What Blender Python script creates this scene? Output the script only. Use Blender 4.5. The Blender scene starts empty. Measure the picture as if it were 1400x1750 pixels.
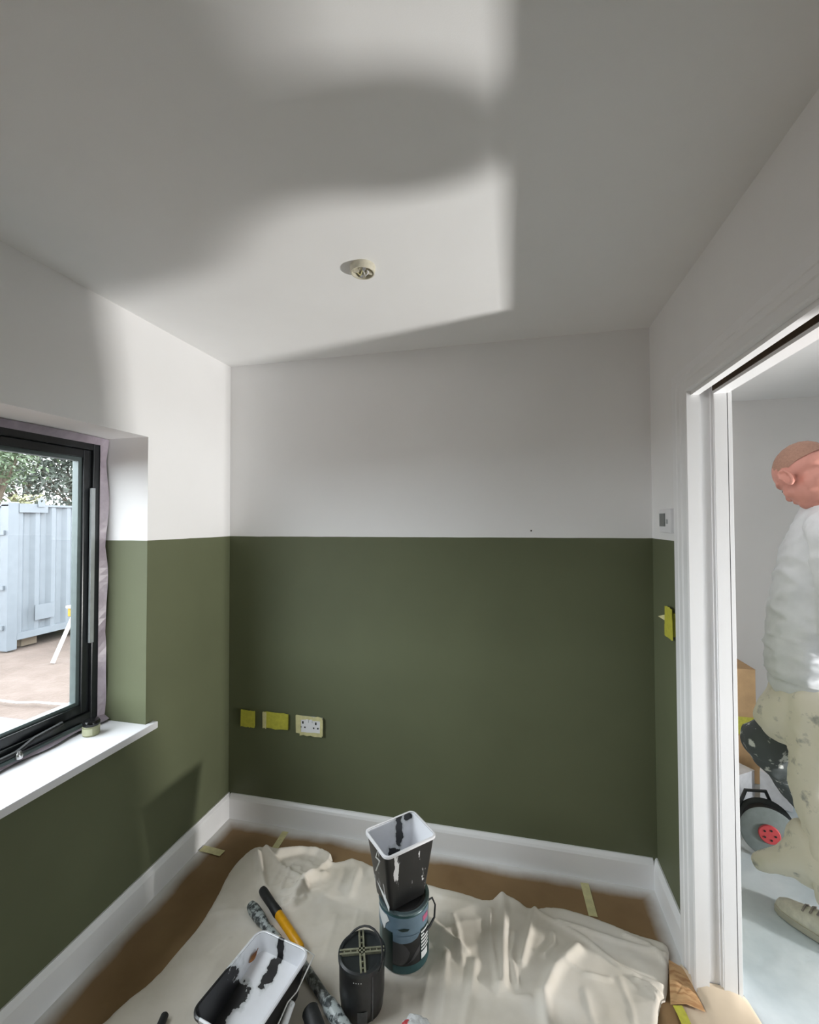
import bpy, bmesh, math, random
import numpy as np
from mathutils import Vector, Matrix, noise as mnoise

random.seed(7); np.random.seed(7)
scene = bpy.context.scene
COL = scene.collection
PI = math.pi

# ------------------------------------------------------------------ camera
F_PX = 750.5
YAW, PITCH, ROLL = 0.229017, 0.021969, -0.003381
CAM = Vector((1.41799, -1.99807, 1.49270))
_fw = Vector((-math.sin(YAW)*math.cos(PITCH), math.cos(YAW)*math.cos(PITCH), math.sin(PITCH)))
_r0 = Vector((math.cos(YAW), math.sin(YAW), 0)); _u0 = _r0.cross(_fw)
_r = math.cos(ROLL)*_r0 + math.sin(ROLL)*_u0
_u = -math.sin(ROLL)*_r0 + math.cos(ROLL)*_u0
cam_d = bpy.data.cameras.new('camera'); cam = bpy.data.objects.new('camera', cam_d); COL.objects.link(cam)
cam_d.sensor_fit = 'HORIZONTAL'; cam_d.sensor_width = 36.0; cam_d.lens = F_PX/1400*36.0
cam_d.clip_start = 0.02; cam_d.clip_end = 200
cam.matrix_world = Matrix(((_r.x, _u.x, -_fw.x, CAM.x), (_r.y, _u.y, -_fw.y, CAM.y), (_r.z, _u.z, -_fw.z, CAM.z), (0, 0, 0, 1)))
scene.camera = cam

# ------------------------------------------------------------------ world, exposure, lights
vs = scene.view_settings
vs.view_transform = 'Standard'; vs.look = 'None'; vs.gamma = 1.0; vs.use_curve_mapping = False
vs.exposure = 0.50
SKY = 8.5
LAMP_W = 25.0
world = bpy.data.worlds.new('overcast_sky'); scene.world = world; world.use_nodes = True
bg = world.node_tree.nodes['Background']
bg.inputs[0].default_value = (0.93, 0.96, 1.0, 1); bg.inputs[1].default_value = SKY
scene.cycles.max_bounces = 10; scene.cycles.diffuse_bounces = 8; scene.cycles.transparent_max_bounces = 16
scene.cycles.sample_clamp_indirect = 6.0
scene.cycles.caustics_reflective = False; scene.cycles.caustics_refractive = False

def portal(name, loc, rot, sx, sy):
    l = bpy.data.lights.new(name, 'AREA'); l.shape = 'RECTANGLE'; l.size = sx; l.size_y = sy
    l.cycles.is_portal = True
    o = bpy.data.objects.new(name, l); COL.objects.link(o); o.location = loc; o.rotation_euler = rot
    return o
# daylight enters by the window on the left and by the glazed doors of the hall
portal('window_left_offscreen', (-0.30, -1.21, 1.27), (0, -PI/2, 0), 1.15, 1.40)
portal('hall_daylight_offscreen', (4.86, -2.00, 1.05), (0, PI/2, 0), 2.0, 1.2)

# ------------------------------------------------------------------ pixel helpers (photo pixel -> world point on a plane)
def ray(px, py):
    return _fw + _r*((px-700)/F_PX) + _u*((875-py)/F_PX)
def on(axis, val, px, py):
    d = ray(px, py); t = (val-CAM[axis])/d[axis]
    return CAM + d*t
def fl(px, py, z=0.0): return on(2, z, px, py)

# ------------------------------------------------------------------ materials
MATS = {}
def new_mat(name):
    m = bpy.data.materials.new(name); m.use_nodes = True
    nt = m.node_tree; b = nt.nodes['Principled BSDF']
    MATS[name] = m
    return m, nt, b
def N(nt, t, **kw):
    n = nt.nodes.new(t)
    for k, v in kw.items():
        if k.startswith('i_'): n.inputs[k[2:].replace('_', ' ')].default_value = v
        else: setattr(n, k, v)
    return n
def srgb(r, g, b):
    f = lambda c: (c/255/12.92) if c/255 <= 0.04045 else ((c/255+0.055)/1.055)**2.4
    return (f(r), f(g), f(b), 1.0)
def noise_node(nt, scale, detail=4, rough=0.55, coord='Object', stretch=None):
    tc = N(nt, 'ShaderNodeTexCoord'); nz = N(nt, 'ShaderNodeTexNoise')
    nz.inputs['Scale'].default_value = scale; nz.inputs['Detail'].default_value = detail; nz.inputs['Roughness'].default_value = rough
    src = tc.outputs[coord]
    if stretch:
        mp = N(nt, 'ShaderNodeMapping'); mp.inputs['Scale'].default_value = stretch
        nt.links.new(src, mp.inputs[0]); src = mp.outputs[0]
    nt.links.new(src, nz.inputs['Vector'])
    return nz
def ramp(nt, src, stops):
    r = N(nt, 'ShaderNodeValToRGB'); el = r.color_ramp.elements
    while len(el) < len(stops): el.new(0.5)
    for e, (p, c) in zip(el, stops): e.position = p; e.color = c
    nt.links.new(src, r.inputs[0]); return r
def bump(nt, b, src, strength, dist=0.01):
    bp = N(nt, 'ShaderNodeBump'); bp.inputs['Strength'].default_value = strength; bp.inputs['Distance'].default_value = dist
    nt.links.new(src, bp.inputs['Height']); nt.links.new(bp.outputs[0], b.inputs['Normal'])
def simple(name, col, rough=0.6, metal=0.0, var=0.08, scale=30, bmp=0.0, coord='Object'):
    m, nt, b = new_mat(name)
    nz = noise_node(nt, scale, coord=coord)
    lo = tuple(max(0, c*(1-var)) for c in col[:3])+(1,); hi = tuple(min(1, c*(1+var)) for c in col[:3])+(1,)
    rp = ramp(nt, nz.outputs['Fac'], [(0.3, lo), (0.7, hi)])
    nt.links.new(rp.outputs[0], b.inputs['Base Color'])
    b.inputs['Roughness'].default_value = rough; b.inputs['Metallic'].default_value = metal
    if bmp: bump(nt, b, nz.outputs['Fac'], bmp, 0.004)
    return m
def splat(name, base, spots, lo, hi, scale, rough=0.5, detail=5, stretch=None, rough_n=0.6, bmp=0.1):
    m, nt, b = new_mat(name)
    nz = noise_node(nt, scale, detail, rough_n, stretch=stretch)
    rp = ramp(nt, nz.outputs['Fac'], [(lo, base), (hi, spots)])
    nt.links.new(rp.outputs[0], b.inputs['Base Color']); b.inputs['Roughness'].default_value = rough
    bump(nt, b, nz.outputs['Fac'], bmp, 0.004)
    return m

DADO = 1.4205
GREEN = srgb(96, 101, 76); WHITE_P = (0.85, 0.845, 0.845, 1)
def wall_paint(name):
    m, nt, b = new_mat(name)
    geo = N(nt, 'ShaderNodeNewGeometry'); sx = N(nt, 'ShaderNodeSeparateXYZ'); nt.links.new(geo.outputs['Position'], sx.inputs[0])
    wob = N(nt, 'ShaderNodeTexNoise'); wob.inputs['Scale'].default_value = 9; nt.links.new(geo.outputs['Position'], wob.inputs['Vector'])
    mul = N(nt, 'ShaderNodeMath', operation='MULTIPLY_ADD'); mul.inputs[1].default_value = 0.003; nt.links.new(wob.outputs['Fac'], mul.inputs[0]); nt.links.new(sx.outputs['Z'], mul.inputs[2])
    gt = N(nt, 'ShaderNodeMath', operation='GREATER_THAN'); gt.inputs[1].default_value = DADO+0.0015; nt.links.new(mul.outputs[0], gt.inputs[0])
    st = N(nt, 'ShaderNodeTexNoise'); st.inputs['Scale'].default_value = 3; st.inputs['Detail'].default_value = 6; nt.links.new(geo.outputs['Position'], st.inputs['Vector'])
    g = ramp(nt, st.outputs['Fac'], [(0.3, tuple(c*0.95 for c in GREEN[:3])+(1,)), (0.7, tuple(c*1.05 for c in GREEN[:3])+(1,))])
    w = ramp(nt, st.outputs['Fac'], [(0.3, tuple(c*0.985 for c in WHITE_P[:3])+(1,)), (0.7, tuple(c*1.015 for c in WHITE_P[:3])+(1,))])
    mx = N(nt, 'ShaderNodeMix', data_type='RGBA'); nt.links.new(gt.outputs[0], mx.inputs[0]); nt.links.new(g.outputs[0], mx.inputs[6]); nt.links.new(w.outputs[0], mx.inputs[7])
    nt.links.new(mx.outputs[2], b.inputs['Base Color'])
    b.inputs['Roughness'].default_value = 0.62; b.inputs['Specular IOR Level'].default_value = 0.35
    fine = N(nt, 'ShaderNodeTexNoise'); fine.inputs['Scale'].default_value = 420; fine.inputs['Detail'].default_value = 2; nt.links.new(geo.outputs['Position'], fine.inputs['Vector'])
    bump(nt, b, fine.outputs['Fac'], 0.08, 0.002)
    return m
wall_paint('wall_paint')
def plain_paint(name, col, rough=0.6):
    m, nt, b = new_mat(name)
    nz = noise_node(nt, 380, 2, coord='Object'); lg = noise_node(nt, 2.5, 5)
    rp = ramp(nt, lg.outputs['Fac'], [(0.3, tuple(c*0.98 for c in col[:3])+(1,)), (0.7, tuple(min(1, c*1.02) for c in col[:3])+(1,))])
    nt.links.new(rp.outputs[0], b.inputs['Base Color']); b.inputs['Roughness'].default_value = rough
    bump(nt, b, nz.outputs['Fac'], 0.06, 0.002); return m
plain_paint('ceiling_paint', (0.86, 0.86, 0.86, 1), 0.75)
plain_paint('hall_paint', (0.76, 0.74, 0.73, 1), 0.7)
plain_paint('trim_white', (0.86, 0.86, 0.87, 1), 0.32)
plain_paint('sill_white', (0.78, 0.78, 0.81, 1), 0.28)
simple('black_frame', (0.012, 0.014, 0.016, 1), 0.28, 0.0, 0.2, 60)
simple('grey_bead', srgb(88, 100, 100), 0.4, 0.2)
simple('grey_strip', srgb(165, 170, 172), 0.35, 0.4)
simple('steel', (0.55, 0.55, 0.55, 1), 0.25, 0.9)
simple('slot_brown', srgb(70, 55, 38), 0.8, 0, 0.25, 25)
simple('masking_plastic', srgb(150, 140, 150), 0.35, 0, 0.15, 25, 0.3)
simple('yellow_tape', srgb(190, 186, 70), 0.55, 0, 0.12, 60, 0.3)
simple("pale_tape", srgb(206, 200, 150), 0.6, 0, 0.12, 40, 0.2)
simple('socket_white', (0.78, 0.78, 0.80, 1), 0.3, 0, 0.02)
simple('grey_screen', srgb(105, 110, 108), 0.25)
simple('dark_hole', (0.01, 0.01, 0.01, 1), 0.6)
simple('cream_plastic', srgb(205, 200, 182), 0.5, 0, 0.1, 80)
simple('black_plastic', (0.012, 0.012, 0.013, 1), 0.38, 0, 0.3, 60)
simple('black_rubber', (0.015, 0.016, 0.017, 1), 0.55, 0, 0.3, 80)
simple('yellow_plastic', srgb(228, 165, 20), 0.4, 0, 0.08, 60)
simple('cardboard', srgb(190, 156, 116), 0.8, 0, 0.08, 18, 0.05)
simple('carton_white', (0.75, 0.75, 0.78, 1), 0.6)
simple('red_plastic', srgb(190, 70, 75), 0.45)
simple('reel_grey', srgb(120, 128, 128), 0.5, 0, 0.1)
simple('reel_dark', srgb(50, 54, 56), 0.5)
simple('skin', srgb(200, 140, 127), 0.5, 0, 0.06, 20)
simple('stubble', srgb(158, 122, 106), 0.8, 0, 0.12, 140)
simple('shoe_white', srgb(215, 212, 198), 0.6, 0, 0.15, 40)
simple('shoe_lace', srgb(150, 145, 140), 0.7)
simple('sole_grey', srgb(190, 186, 172), 0.7)
simple('dark_clothes', srgb(80, 84, 92), 0.85)
simple('sweat_cloth', srgb(216, 219, 224), 0.9, 0, 0.06, 14, 0.1)
splat('trouser_cloth', srgb(222, 217, 202), srgb(160, 160, 154), 0.58, 0.72, 20, 0.9)
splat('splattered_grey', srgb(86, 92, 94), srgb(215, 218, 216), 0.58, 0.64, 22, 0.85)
splat('pole_grey', srgb(70, 74, 74), srgb(170, 176, 176), 0.48, 0.62, 45, 0.5)
splat('pole_pale', srgb(168, 176, 176), srgb(56, 62, 64), 0.48, 0.56, 48, 0.4)
splat('white_drips', (0.012, 0.012, 0.012, 1), (0.75, 0.75, 0.76, 1), 0.60, 0.62, 16, 0.35, stretch=(1.6, 1.6, 0.35))
splat('white_handle', (0.72, 0.74, 0.75, 1), srgb(120, 128, 130), 0.6, 0.68, 40, 0.4)
# flaking white emulsion over a black plastic lining
def lining(name, spots, scale, amp):
    """white paint film, broken through to the black tub inside the given ellipsoids (object space)"""
    m, nt, b = new_mat(name)
    tc = N(nt, 'ShaderNodeTexCoord'); nz = N(nt, 'ShaderNodeTexNoise'); nz.inputs['Scale'].default_value = scale; nz.inputs['Detail'].default_value = 5
    nt.links.new(tc.outputs['Object'], nz.inputs['Vector'])
    prev = None
    for c, r in spots:
        sub = N(nt, 'ShaderNodeVectorMath', operation='SUBTRACT'); sub.inputs[1].default_value = c; nt.links.new(tc.outputs['Object'], sub.inputs[0])
        dv = N(nt, 'ShaderNodeVectorMath', operation='DIVIDE'); dv.inputs[1].default_value = r; nt.links.new(sub.outputs[0], dv.inputs[0])
        ln = N(nt, 'ShaderNodeVectorMath', operation='LENGTH'); nt.links.new(dv.outputs[0], ln.inputs[0])
        if prev is None: prev = ln.outputs['Value']
        else:
            mn = N(nt, 'ShaderNodeMath', operation='MINIMUM'); nt.links.new(prev, mn.inputs[0]); nt.links.new(ln.outputs['Value'], mn.inputs[1]); prev = mn.outputs[0]
    ad = N(nt, 'ShaderNodeMath', operation='MULTIPLY_ADD'); ad.inputs[1].default_value = amp; nt.links.new(nz.outputs['Fac'], ad.inputs[0]); nt.links.new(prev, ad.inputs[2])
    rp = ramp(nt, ad.outputs[0], [(0.0, (0.014, 0.014, 0.016, 1)), (0.49, (0.014, 0.014, 0.016, 1)), (0.505, (0.55, 0.57, 0.58, 1)), (0.62, (0.76, 0.77, 0.80, 1)), (1.0, (0.82, 0.83, 0.87, 1))])
    dvd = N(nt, 'ShaderNodeMath', operation='MULTIPLY'); dvd.inputs[1].default_value = 0.5/(1+amp*0.5)
    nt.links.new(ad.outputs[0], dvd.inputs[0]); nt.links.new(dvd.outputs[0], rp.inputs[0])
    nt.links.new(rp.outputs[0], b.inputs['Base Color']); b.inputs['Roughness'].default_value = 0.3; bump(nt, b, nz.outputs['Fac'], 0.25, 0.004)
lining('tray_lining', [((-0.095, -0.075, 0.07), (0.045, 0.085, 0.2)), ((-0.070, 0.00, 0.05), (0.035, 0.035, 0.1)), ((-0.010, 0.085, 0.08), (0.020, 0.045, 0.1)), ((-0.01, 0.130, 0.10), (0.012, 0.02, 0.1)), ((-0.095, -0.14, 0.11), (0.03, 0.03, 0.05))], 42, 1.7)
lining('scuttle_lining', [((0.035, 0.075, 0.15), (0.016, 0.03, 0.06)), ((0.010, 0.065, 0.07), (0.028, 0.03, 0.035)), ((0.075, 0.074, 0.19), (0.016, 0.02, 0.014)), ((-0.085, 0.02, 0.19), (0.01, 0.02, 0.01))], 42, 1.7)
simple('can_teal', srgb(52, 82, 84), 0.3, 0.1, 0.08)
simple('can_blue', srgb(104, 126, 142), 0.3, 0.1, 0.08)
simple('can_dark', srgb(20, 42, 40), 0.35)
simple('can_grey', srgb(66, 66, 68), 0.4)
simple('can_rim', srgb(120, 140, 145), 0.25, 0.6)
simple('label_white', (0.7, 0.72, 0.72, 1), 0.4)
simple('label_pink', srgb(170, 90, 120), 0.4)
simple('tub_black', (0.016, 0.016, 0.017, 1), 0.32, 0, 0.4, 30)
simple('tub_lid', srgb(38, 42, 44), 0.35, 0, 0.3, 30)
simple('tub_tape', srgb(128, 128, 108), 0.5, 0, 0.25, 60)
simple('tub_label', srgb(72, 74, 76), 0.4, 0, 0.3, 50)
simple('wire', (0.7, 0.7, 0.68, 1), 0.35, 0.5)
simple('jar_glass', srgb(150, 152, 118), 0.2, 0, 0.15, 40)
simple('jar_lid', (0.03, 0.03, 0.03, 1), 0.15, 0.7)
simple('jar_paper', srgb(190, 192, 160), 0.5)
splat('leaf_wood', srgb(170, 110, 50), srgb(120, 70, 30), 0.4, 0.6, 40, 0.6)
m, nt, b = new_mat('clear_wrap')
nz = noise_node(nt, 30, 4); b.inputs['Base Color'].default_value = (0.75, 0.77, 0.78, 1); b.inputs['Roughness'].default_value = 0.12
b.inputs['Alpha'].default_value = 0.75; bump(nt, b, nz.outputs['Fac'], 0.6, 0.01)
# dust sheet cotton
m, nt, b = new_mat('cotton')
nz = noise_node(nt, 5, 6); fine = noise_node(nt, 700, 2)
rp = ramp(nt, nz.outputs['Fac'], [(0.3, srgb(216, 208, 194)), (0.55, srgb(230, 223, 212)), (0.75, srgb(236, 231, 223))])
nt.links.new(rp.outputs[0], b.inputs['Base Color']); b.inputs['Roughness'].default_value = 0.95; b.inputs['Specular IOR Level'].default_value = 0.1
bump(nt, b, fine.outputs['Fac'], 0.15, 0.001)
# brown floor paper with white overspray along the skirting
ROOM_W = 1.9836
m, nt, b = new_mat('floor_paper')
geo = N(nt, 'ShaderNodeNewGeometry'); sx = N(nt, 'ShaderNodeSeparateXYZ'); nt.links.new(geo.outputs['Position'], sx.inputs[0])
wx = N(nt, 'ShaderNodeMath', operation='SUBTRACT'); wx.inputs[0].default_value = ROOM_W; nt.links.new(sx.outputs['X'], wx.inputs[1])
ny = N(nt, 'ShaderNodeMath', operation='MULTIPLY'); ny.inputs[1].default_value = -1; nt.links.new(sx.outputs['Y'], ny.inputs[0])
m1 = N(nt, 'ShaderNodeMath', operation='MINIMUM'); nt.links.new(sx.outputs['X'], m1.inputs[0]); nt.links.new(wx.outputs[0], m1.inputs[1])
m2 = N(nt, 'ShaderNodeMath', operation='MINIMUM'); nt.links.new(m1.outputs[0], m2.inputs[0]); nt.links.new(ny.outputs[0], m2.inputs[1])
nz = noise_node(nt, 4, 5, coord='Object')
ad = N(nt, 'ShaderNodeMath', operation='MULTIPLY_ADD'); ad.inputs[1].default_value = -0.06; nt.links.new(nz.outputs['Fac'], ad.inputs[0]); nt.links.new(m2.outputs[0], ad.inputs[2])
mr = N(nt, 'ShaderNodeMapRange'); mr.inputs['From Min'].default_value = 0.0; mr.inputs['From Max'].default_value = 0.055; mr.inputs['To Min'].default_value = 0.92; mr.inputs['To Max'].default_value = 0.0
nt.links.new(ad.outputs[0], mr.inputs['Value'])
br = ramp(nt, nz.outputs['Fac'], [(0.3, srgb(128, 100, 66)), (0.7, srgb(148, 120, 84))])
mx = N(nt, 'ShaderNodeMix', data_type='RGBA'); nt.links.new(mr.outputs[0], mx.inputs[0]); nt.links.new(br.outputs[0], mx.inputs[6]); mx.inputs[7].default_value = (0.72, 0.72, 0.71, 1)
nt.links.new(mx.outputs[2], b.inputs['Base Color']); b.inputs['Roughness'].default_value = 0.7
bump(nt, b, nz.outputs['Fac'], 0.15, 0.01)
simple('lining_paper', srgb(214, 196, 172), 0.7, 0, 0.05, 8, 0.05)
simple('concrete', srgb(150, 150, 146), 0.8, 0, 0.1, 6)
splat('brown_masking', srgb(206, 166, 120), srgb(176, 130, 86), 0.45, 0.6, 14, 0.6, stretch=(1, 6, 1))
m, nt, b = new_mat('polythene')
nz = noise_node(nt, 5, 6); rp = ramp(nt, nz.outputs['Fac'], [(0.3, srgb(184, 196, 202)), (0.7, srgb(214, 222, 226))])
nt.links.new(rp.outputs[0], b.inputs['Base Color']); b.inputs['Roughness'].default_value = 0.4; bump(nt, b, nz.outputs['Fac'], 0.35, 0.02)
# glass: clear pane with a faint mirror reflection
m, nt, b = new_mat('pane_glass')
nt.nodes.remove(b); out = nt.nodes['Material Output']
tr = N(nt, 'ShaderNodeBsdfTransparent'); tr.inputs[0].default_value = (0.93, 0.95, 0.95, 1)
gl = N(nt, 'ShaderNodeBsdfGlossy'); gl.inputs['Roughness'].default_value = 0.0
lw = N(nt, 'ShaderNodeLayerWeight'); lw.inputs[0].default_value = 0.5
pw = N(nt, 'ShaderNodeMath', operation='POWER'); pw.inputs[1].default_value = 4.0; nt.links.new(lw.outputs['Facing'], pw.inputs[0])
fr = N(nt, 'ShaderNodeMath', operation='MULTIPLY_ADD'); fr.inputs[1].default_value = 0.5; fr.inputs[2].default_value = 0.03; nt.links.new(pw.outputs[0], fr.inputs[0])
ms = N(nt, 'ShaderNodeMixShader'); nt.links.new(fr.outputs[0], ms.inputs[0]); nt.links.new(tr.outputs[0], ms.inputs[1]); nt.links.new(gl.outputs[0], ms.inputs[2])
nt.links.new(ms.outputs[0], out.inputs[0])
# outdoors
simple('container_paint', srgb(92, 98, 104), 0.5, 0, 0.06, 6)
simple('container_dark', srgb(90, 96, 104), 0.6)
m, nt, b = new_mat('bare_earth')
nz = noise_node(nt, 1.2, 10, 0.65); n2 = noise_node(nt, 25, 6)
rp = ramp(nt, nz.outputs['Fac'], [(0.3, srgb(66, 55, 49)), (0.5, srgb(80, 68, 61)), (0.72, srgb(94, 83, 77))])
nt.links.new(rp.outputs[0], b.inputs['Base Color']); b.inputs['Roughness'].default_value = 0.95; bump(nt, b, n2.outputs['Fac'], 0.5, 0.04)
simple('board_grey', srgb(84, 90, 100), 0.6)
simple('cable_white', (0.45, 0.43, 0.42, 1), 0.5)
simple('bark', srgb(84, 74, 62), 0.9)
simple('leaf_dark', srgb(40, 50, 40), 0.6, 0, 0.3, 3)
simple('leaf_mid', srgb(60, 76, 50), 0.6, 0, 0.3, 3)
simple('leaf_pale', srgb(112, 112, 82), 0.6, 0, 0.2, 3)
simple('trestle_white', (0.5, 0.49, 0.48, 1), 0.5)
simple('trestle_yellow', srgb(140, 112, 16), 0.5)
simple('render_wall', srgb(170, 168, 160), 0.8)
# ------------------------------------------------------------------ mesh helpers
class MB:
    def __init__(s): s.v = []; s.f = []; s.mi = []
    def add(s, verts, faces, mi=0):
        o = len(s.v); s.v += [tuple(q) for q in verts]
        for f in faces: s.f.append(tuple(i+o for i in f)); s.mi.append(mi)
        return s
    def box(s, x0, x1, y0, y1, z0, z1, mi=0):
        x0, x1 = sorted((x0, x1)); y0, y1 = sorted((y0, y1)); z0, z1 = sorted((z0, z1))
        return s.add([(x0,y0,z0),(x1,y0,z0),(x1,y1,z0),(x0,y1,z0),(x0,y0,z1),(x1,y0,z1),(x1,y1,z1),(x0,y1,z1)],
                     [(0,3,2,1),(4,5,6,7),(0,1,5,4),(1,2,6,5),(2,3,7,6),(3,0,4,7)], mi)
    def rings(s, rings, cap0=True, cap1=True, closed=True, mi=0):
        n = len(rings[0]); vs_ = [q for r in rings for q in r]; fs = []
        m_ = n if closed else n-1
        for k in range(len(rings)-1):
            for i in range(m_):
                j = (i+1) % n
                fs.append((k*n+i, k*n+j, (k+1)*n+j, (k+1)*n+i))
        if cap0: fs.append(tuple(range(n-1, -1, -1)))
        if cap1: fs.append(tuple((len(rings)-1)*n+i for i in range(n)))
        return s.add(vs_, fs, mi)
    def lathe(s, prof, n=40, c=(0, 0, 0), cap0=True, cap1=True, mi=0):
        return s.rings([[(c[0]+r*math.cos(2*PI*i/n), c[1]+r*math.sin(2*PI*i/n), c[2]+z) for i in range(n)] for r, z in prof], cap0, cap1, mi=mi)
    def tube(s, pts, rad, n=10, mi=0):
        pts = [Vector(q) for q in pts]
        if not isinstance(rad, (list, tuple)): rad = [rad]*len(pts)
        rings = []; prev = None
        for i, q in enumerate(pts):
            a = pts[max(i-1, 0)]; c = pts[min(i+1, len(pts)-1)]
            t = (c-a).normalized()
            if prev is None:
                x = t.cross(Vector((0, 0, 1)));
                if x.length < 1e-3: x = t.cross(Vector((0, 1, 0)))
            else: x = prev - t*prev.dot(t)
            x.normalize(); y = t.cross(x); prev = x
            rings.append([q + (x*math.cos(2*PI*k/n) + y*math.sin(2*PI*k/n))*rad[i] for k in range(n)])
        return s.rings(rings, mi=mi)
    def build(s, name, mat, parent=None, smooth=False, bevel=0.0, angle=40):
        me = bpy.data.meshes.new(name); me.from_pydata(s.v, [], s.f); me.update()
        bm = bmesh.new(); bm.from_mesh(me)
        for f, k in zip(bm.faces, s.mi): f.material_index = k
        bmesh.ops.recalc_face_normals(bm, faces=bm.faces)
        bm.to_mesh(me); bm.free()
        for mm in (mat if isinstance(mat, (list, tuple)) else [mat]): me.materials.append(MATS[mm])
        o = bpy.data.objects.new(name, me); COL.objects.link(o)
        if parent is not None: o.parent = parent
        if bevel:
            bv = o.modifiers.new('bevel', 'BEVEL'); bv.width = bevel; bv.segments = 2; bv.limit_method = 'ANGLE'; bv.angle_limit = math.radians(angle)
        if smooth:
            for f in me.polygons: f.use_smooth = True
            try: me.set_sharp_from_angle(angle=math.radians(angle))
            except Exception: pass
        return o
def tag(o, label, cat, group=None, kind=None):
    if label: o['label'] = label
    if cat: o['category'] = cat
    if group: o['group'] = group
    if kind: o['kind'] = kind
    return o
def struct(o):
    o['kind'] = 'structure'; return o
def thing(name, label, cat, loc=(0, 0, 0), rz=0.0, group=None):
    e = bpy.data.objects.new(name, None); COL.objects.link(e); e.location = loc; e.rotation_euler = (0, 0, rz); e.empty_display_size = 0.1
    return tag(e, label, cat, group)
def rrect(w, l, r, n=5):
    pts = []
    for cx, cy, a0 in ((w/2-r, l/2-r, 0), (-w/2+r, l/2-r, PI/2), (-w/2+r, -l/2+r, PI), (w/2-r, -l/2+r, 1.5*PI)):
        for k in range(n+1):
            a = a0+PI/2*k/n; pts.append((cx+r*math.cos(a), cy+r*math.sin(a)))
    return pts

# ================================================================== STRUCTURE
H = 2.30; W = ROOM_W; WT = 0.102; X2 = W+WT
YB = -2.85                                   # rear wall, behind the camera
HX, HYB, HYF = 4.80, 1.38, -2.85             # hall limits
WIN_Y0, WIN_Y1, WIN_Z0, WIN_Z1 = -1.90, -0.527, 0.66, 1.836
DR_Y0, DR_Y1, DR_Z = -1.50, -0.42, 1.910
# floor and ceiling
struct(MB().box(-0.30, HX+0.2, YB-0.2, HYB+0.2, -0.25, 0.0).build('floor', 'concrete'))
struct(MB().box(-0.30, HX+0.2, YB-0.2, HYB+0.2, H, H+0.2).build('ceiling', 'ceiling_paint'))
# left wall with window opening
wl = MB()
wl.box(-0.30, 0, WIN_Y1, 0.1, 0, H); wl.box(-0.30, 0, YB-0.2, WIN_Y0, 0, H)
wl.box(-0.30, 0, WIN_Y0, WIN_Y1, 0, WIN_Z0); wl.box(-0.30, 0, WIN_Y0, WIN_Y1, WIN_Z1, H)
struct(wl.build('wall_left', 'wall_paint'))
struct(MB().box(0, W, 0, 0.1, 0, H).build('wall_back', 'wall_paint'))
struct(MB().box(0, HX, YB-0.2, YB, 0, H).build('wall_rear', 'wall_paint'))
wr = MB()
wr.box(W, X2, DR_Y1+0.02, 0.1, 0, H); wr.box(W, X2, YB, DR_Y0-0.02, 0, H); wr.box(W, X2, DR_Y0-0.02, DR_Y1+0.02, DR_Z+0.07, H)
struct(wr.build('wall_right', 'wall_paint'))
# hall
struct(MB().box(W, X2, 0.1, HYB, 0, H).build('wall_hall_left', 'hall_paint'))
struct(MB().box(W, HX+0.2, HYB, HYB+0.15, 0, H).build('wall_hall_back', 'hall_paint'))
GD = (-2.60, -1.40, 0.05, 2.05)
wh = MB()
wh.box(HX, HX+0.2, GD[1], HYB, 0, H); wh.box(HX, HX+0.2, YB-0.2, GD[0], 0, H); wh.box(HX, HX+0.2, GD[0], GD[1], GD[3], H); wh.box(HX, HX+0.2, GD[0], GD[1], 0, GD[2])
struct(wh.build('wall_hall_right', 'hall_paint'))
# glazed hall doors
gd = MB()
gd.box(HX+0.08, HX+0.14, GD[0], GD[0]+0.07, GD[2], GD[3]); gd.box(HX+0.08, HX+0.14, GD[1]-0.07, GD[1], GD[2], GD[3])
gd.box(HX+0.08, HX+0.14, GD[0]+0.07, GD[1]-0.07, GD[2], GD[2]+0.1); gd.box(HX+0.08, HX+0.14, GD[0]+0.07, GD[1]-0.07, GD[3]-0.07, GD[3])
gdo = struct(gd.build('door_2', 'black_frame'))
MB().box(HX+0.107, HX+0.111, GD[0]+0.07, GD[1]-0.07, GD[2]+0.1, GD[3]-0.07).build('pane', 'pane_glass', gdo)
# ---- skirting boards: flat face with a small chamfered top
SK = 0.12; ST = 0.018
def skirting(name, a, b, nrm):
    a = Vector(a); b = Vector(b); n = Vector(nrm)
    prof = [(0, 0), (ST, 0), (ST, SK-0.022), (ST-0.004, SK-0.012), (0.008, SK-0.004), (0.006, SK), (0, SK)]
    mb = MB(); mb.rings([[tuple(q + n*d + Vector((0, 0, z))) for d, z in prof] for q in (a, b)])
    return struct(mb.build(name, 'trim_white'))
skirting('baseboard_left', (0, YB, 0), (0, 0, 0), (1, 0, 0))
skirting('baseboard_back', (ST, 0, 0), (W-ST, 0, 0), (0, -1, 0))
skirting('baseboard_right', (W, -0.307, 0), (W, 0, 0), (-1, 0, 0))
skirting('baseboard_rear', (ST, YB, 0), (W, YB, 0), (0, 1, 0))

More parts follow.
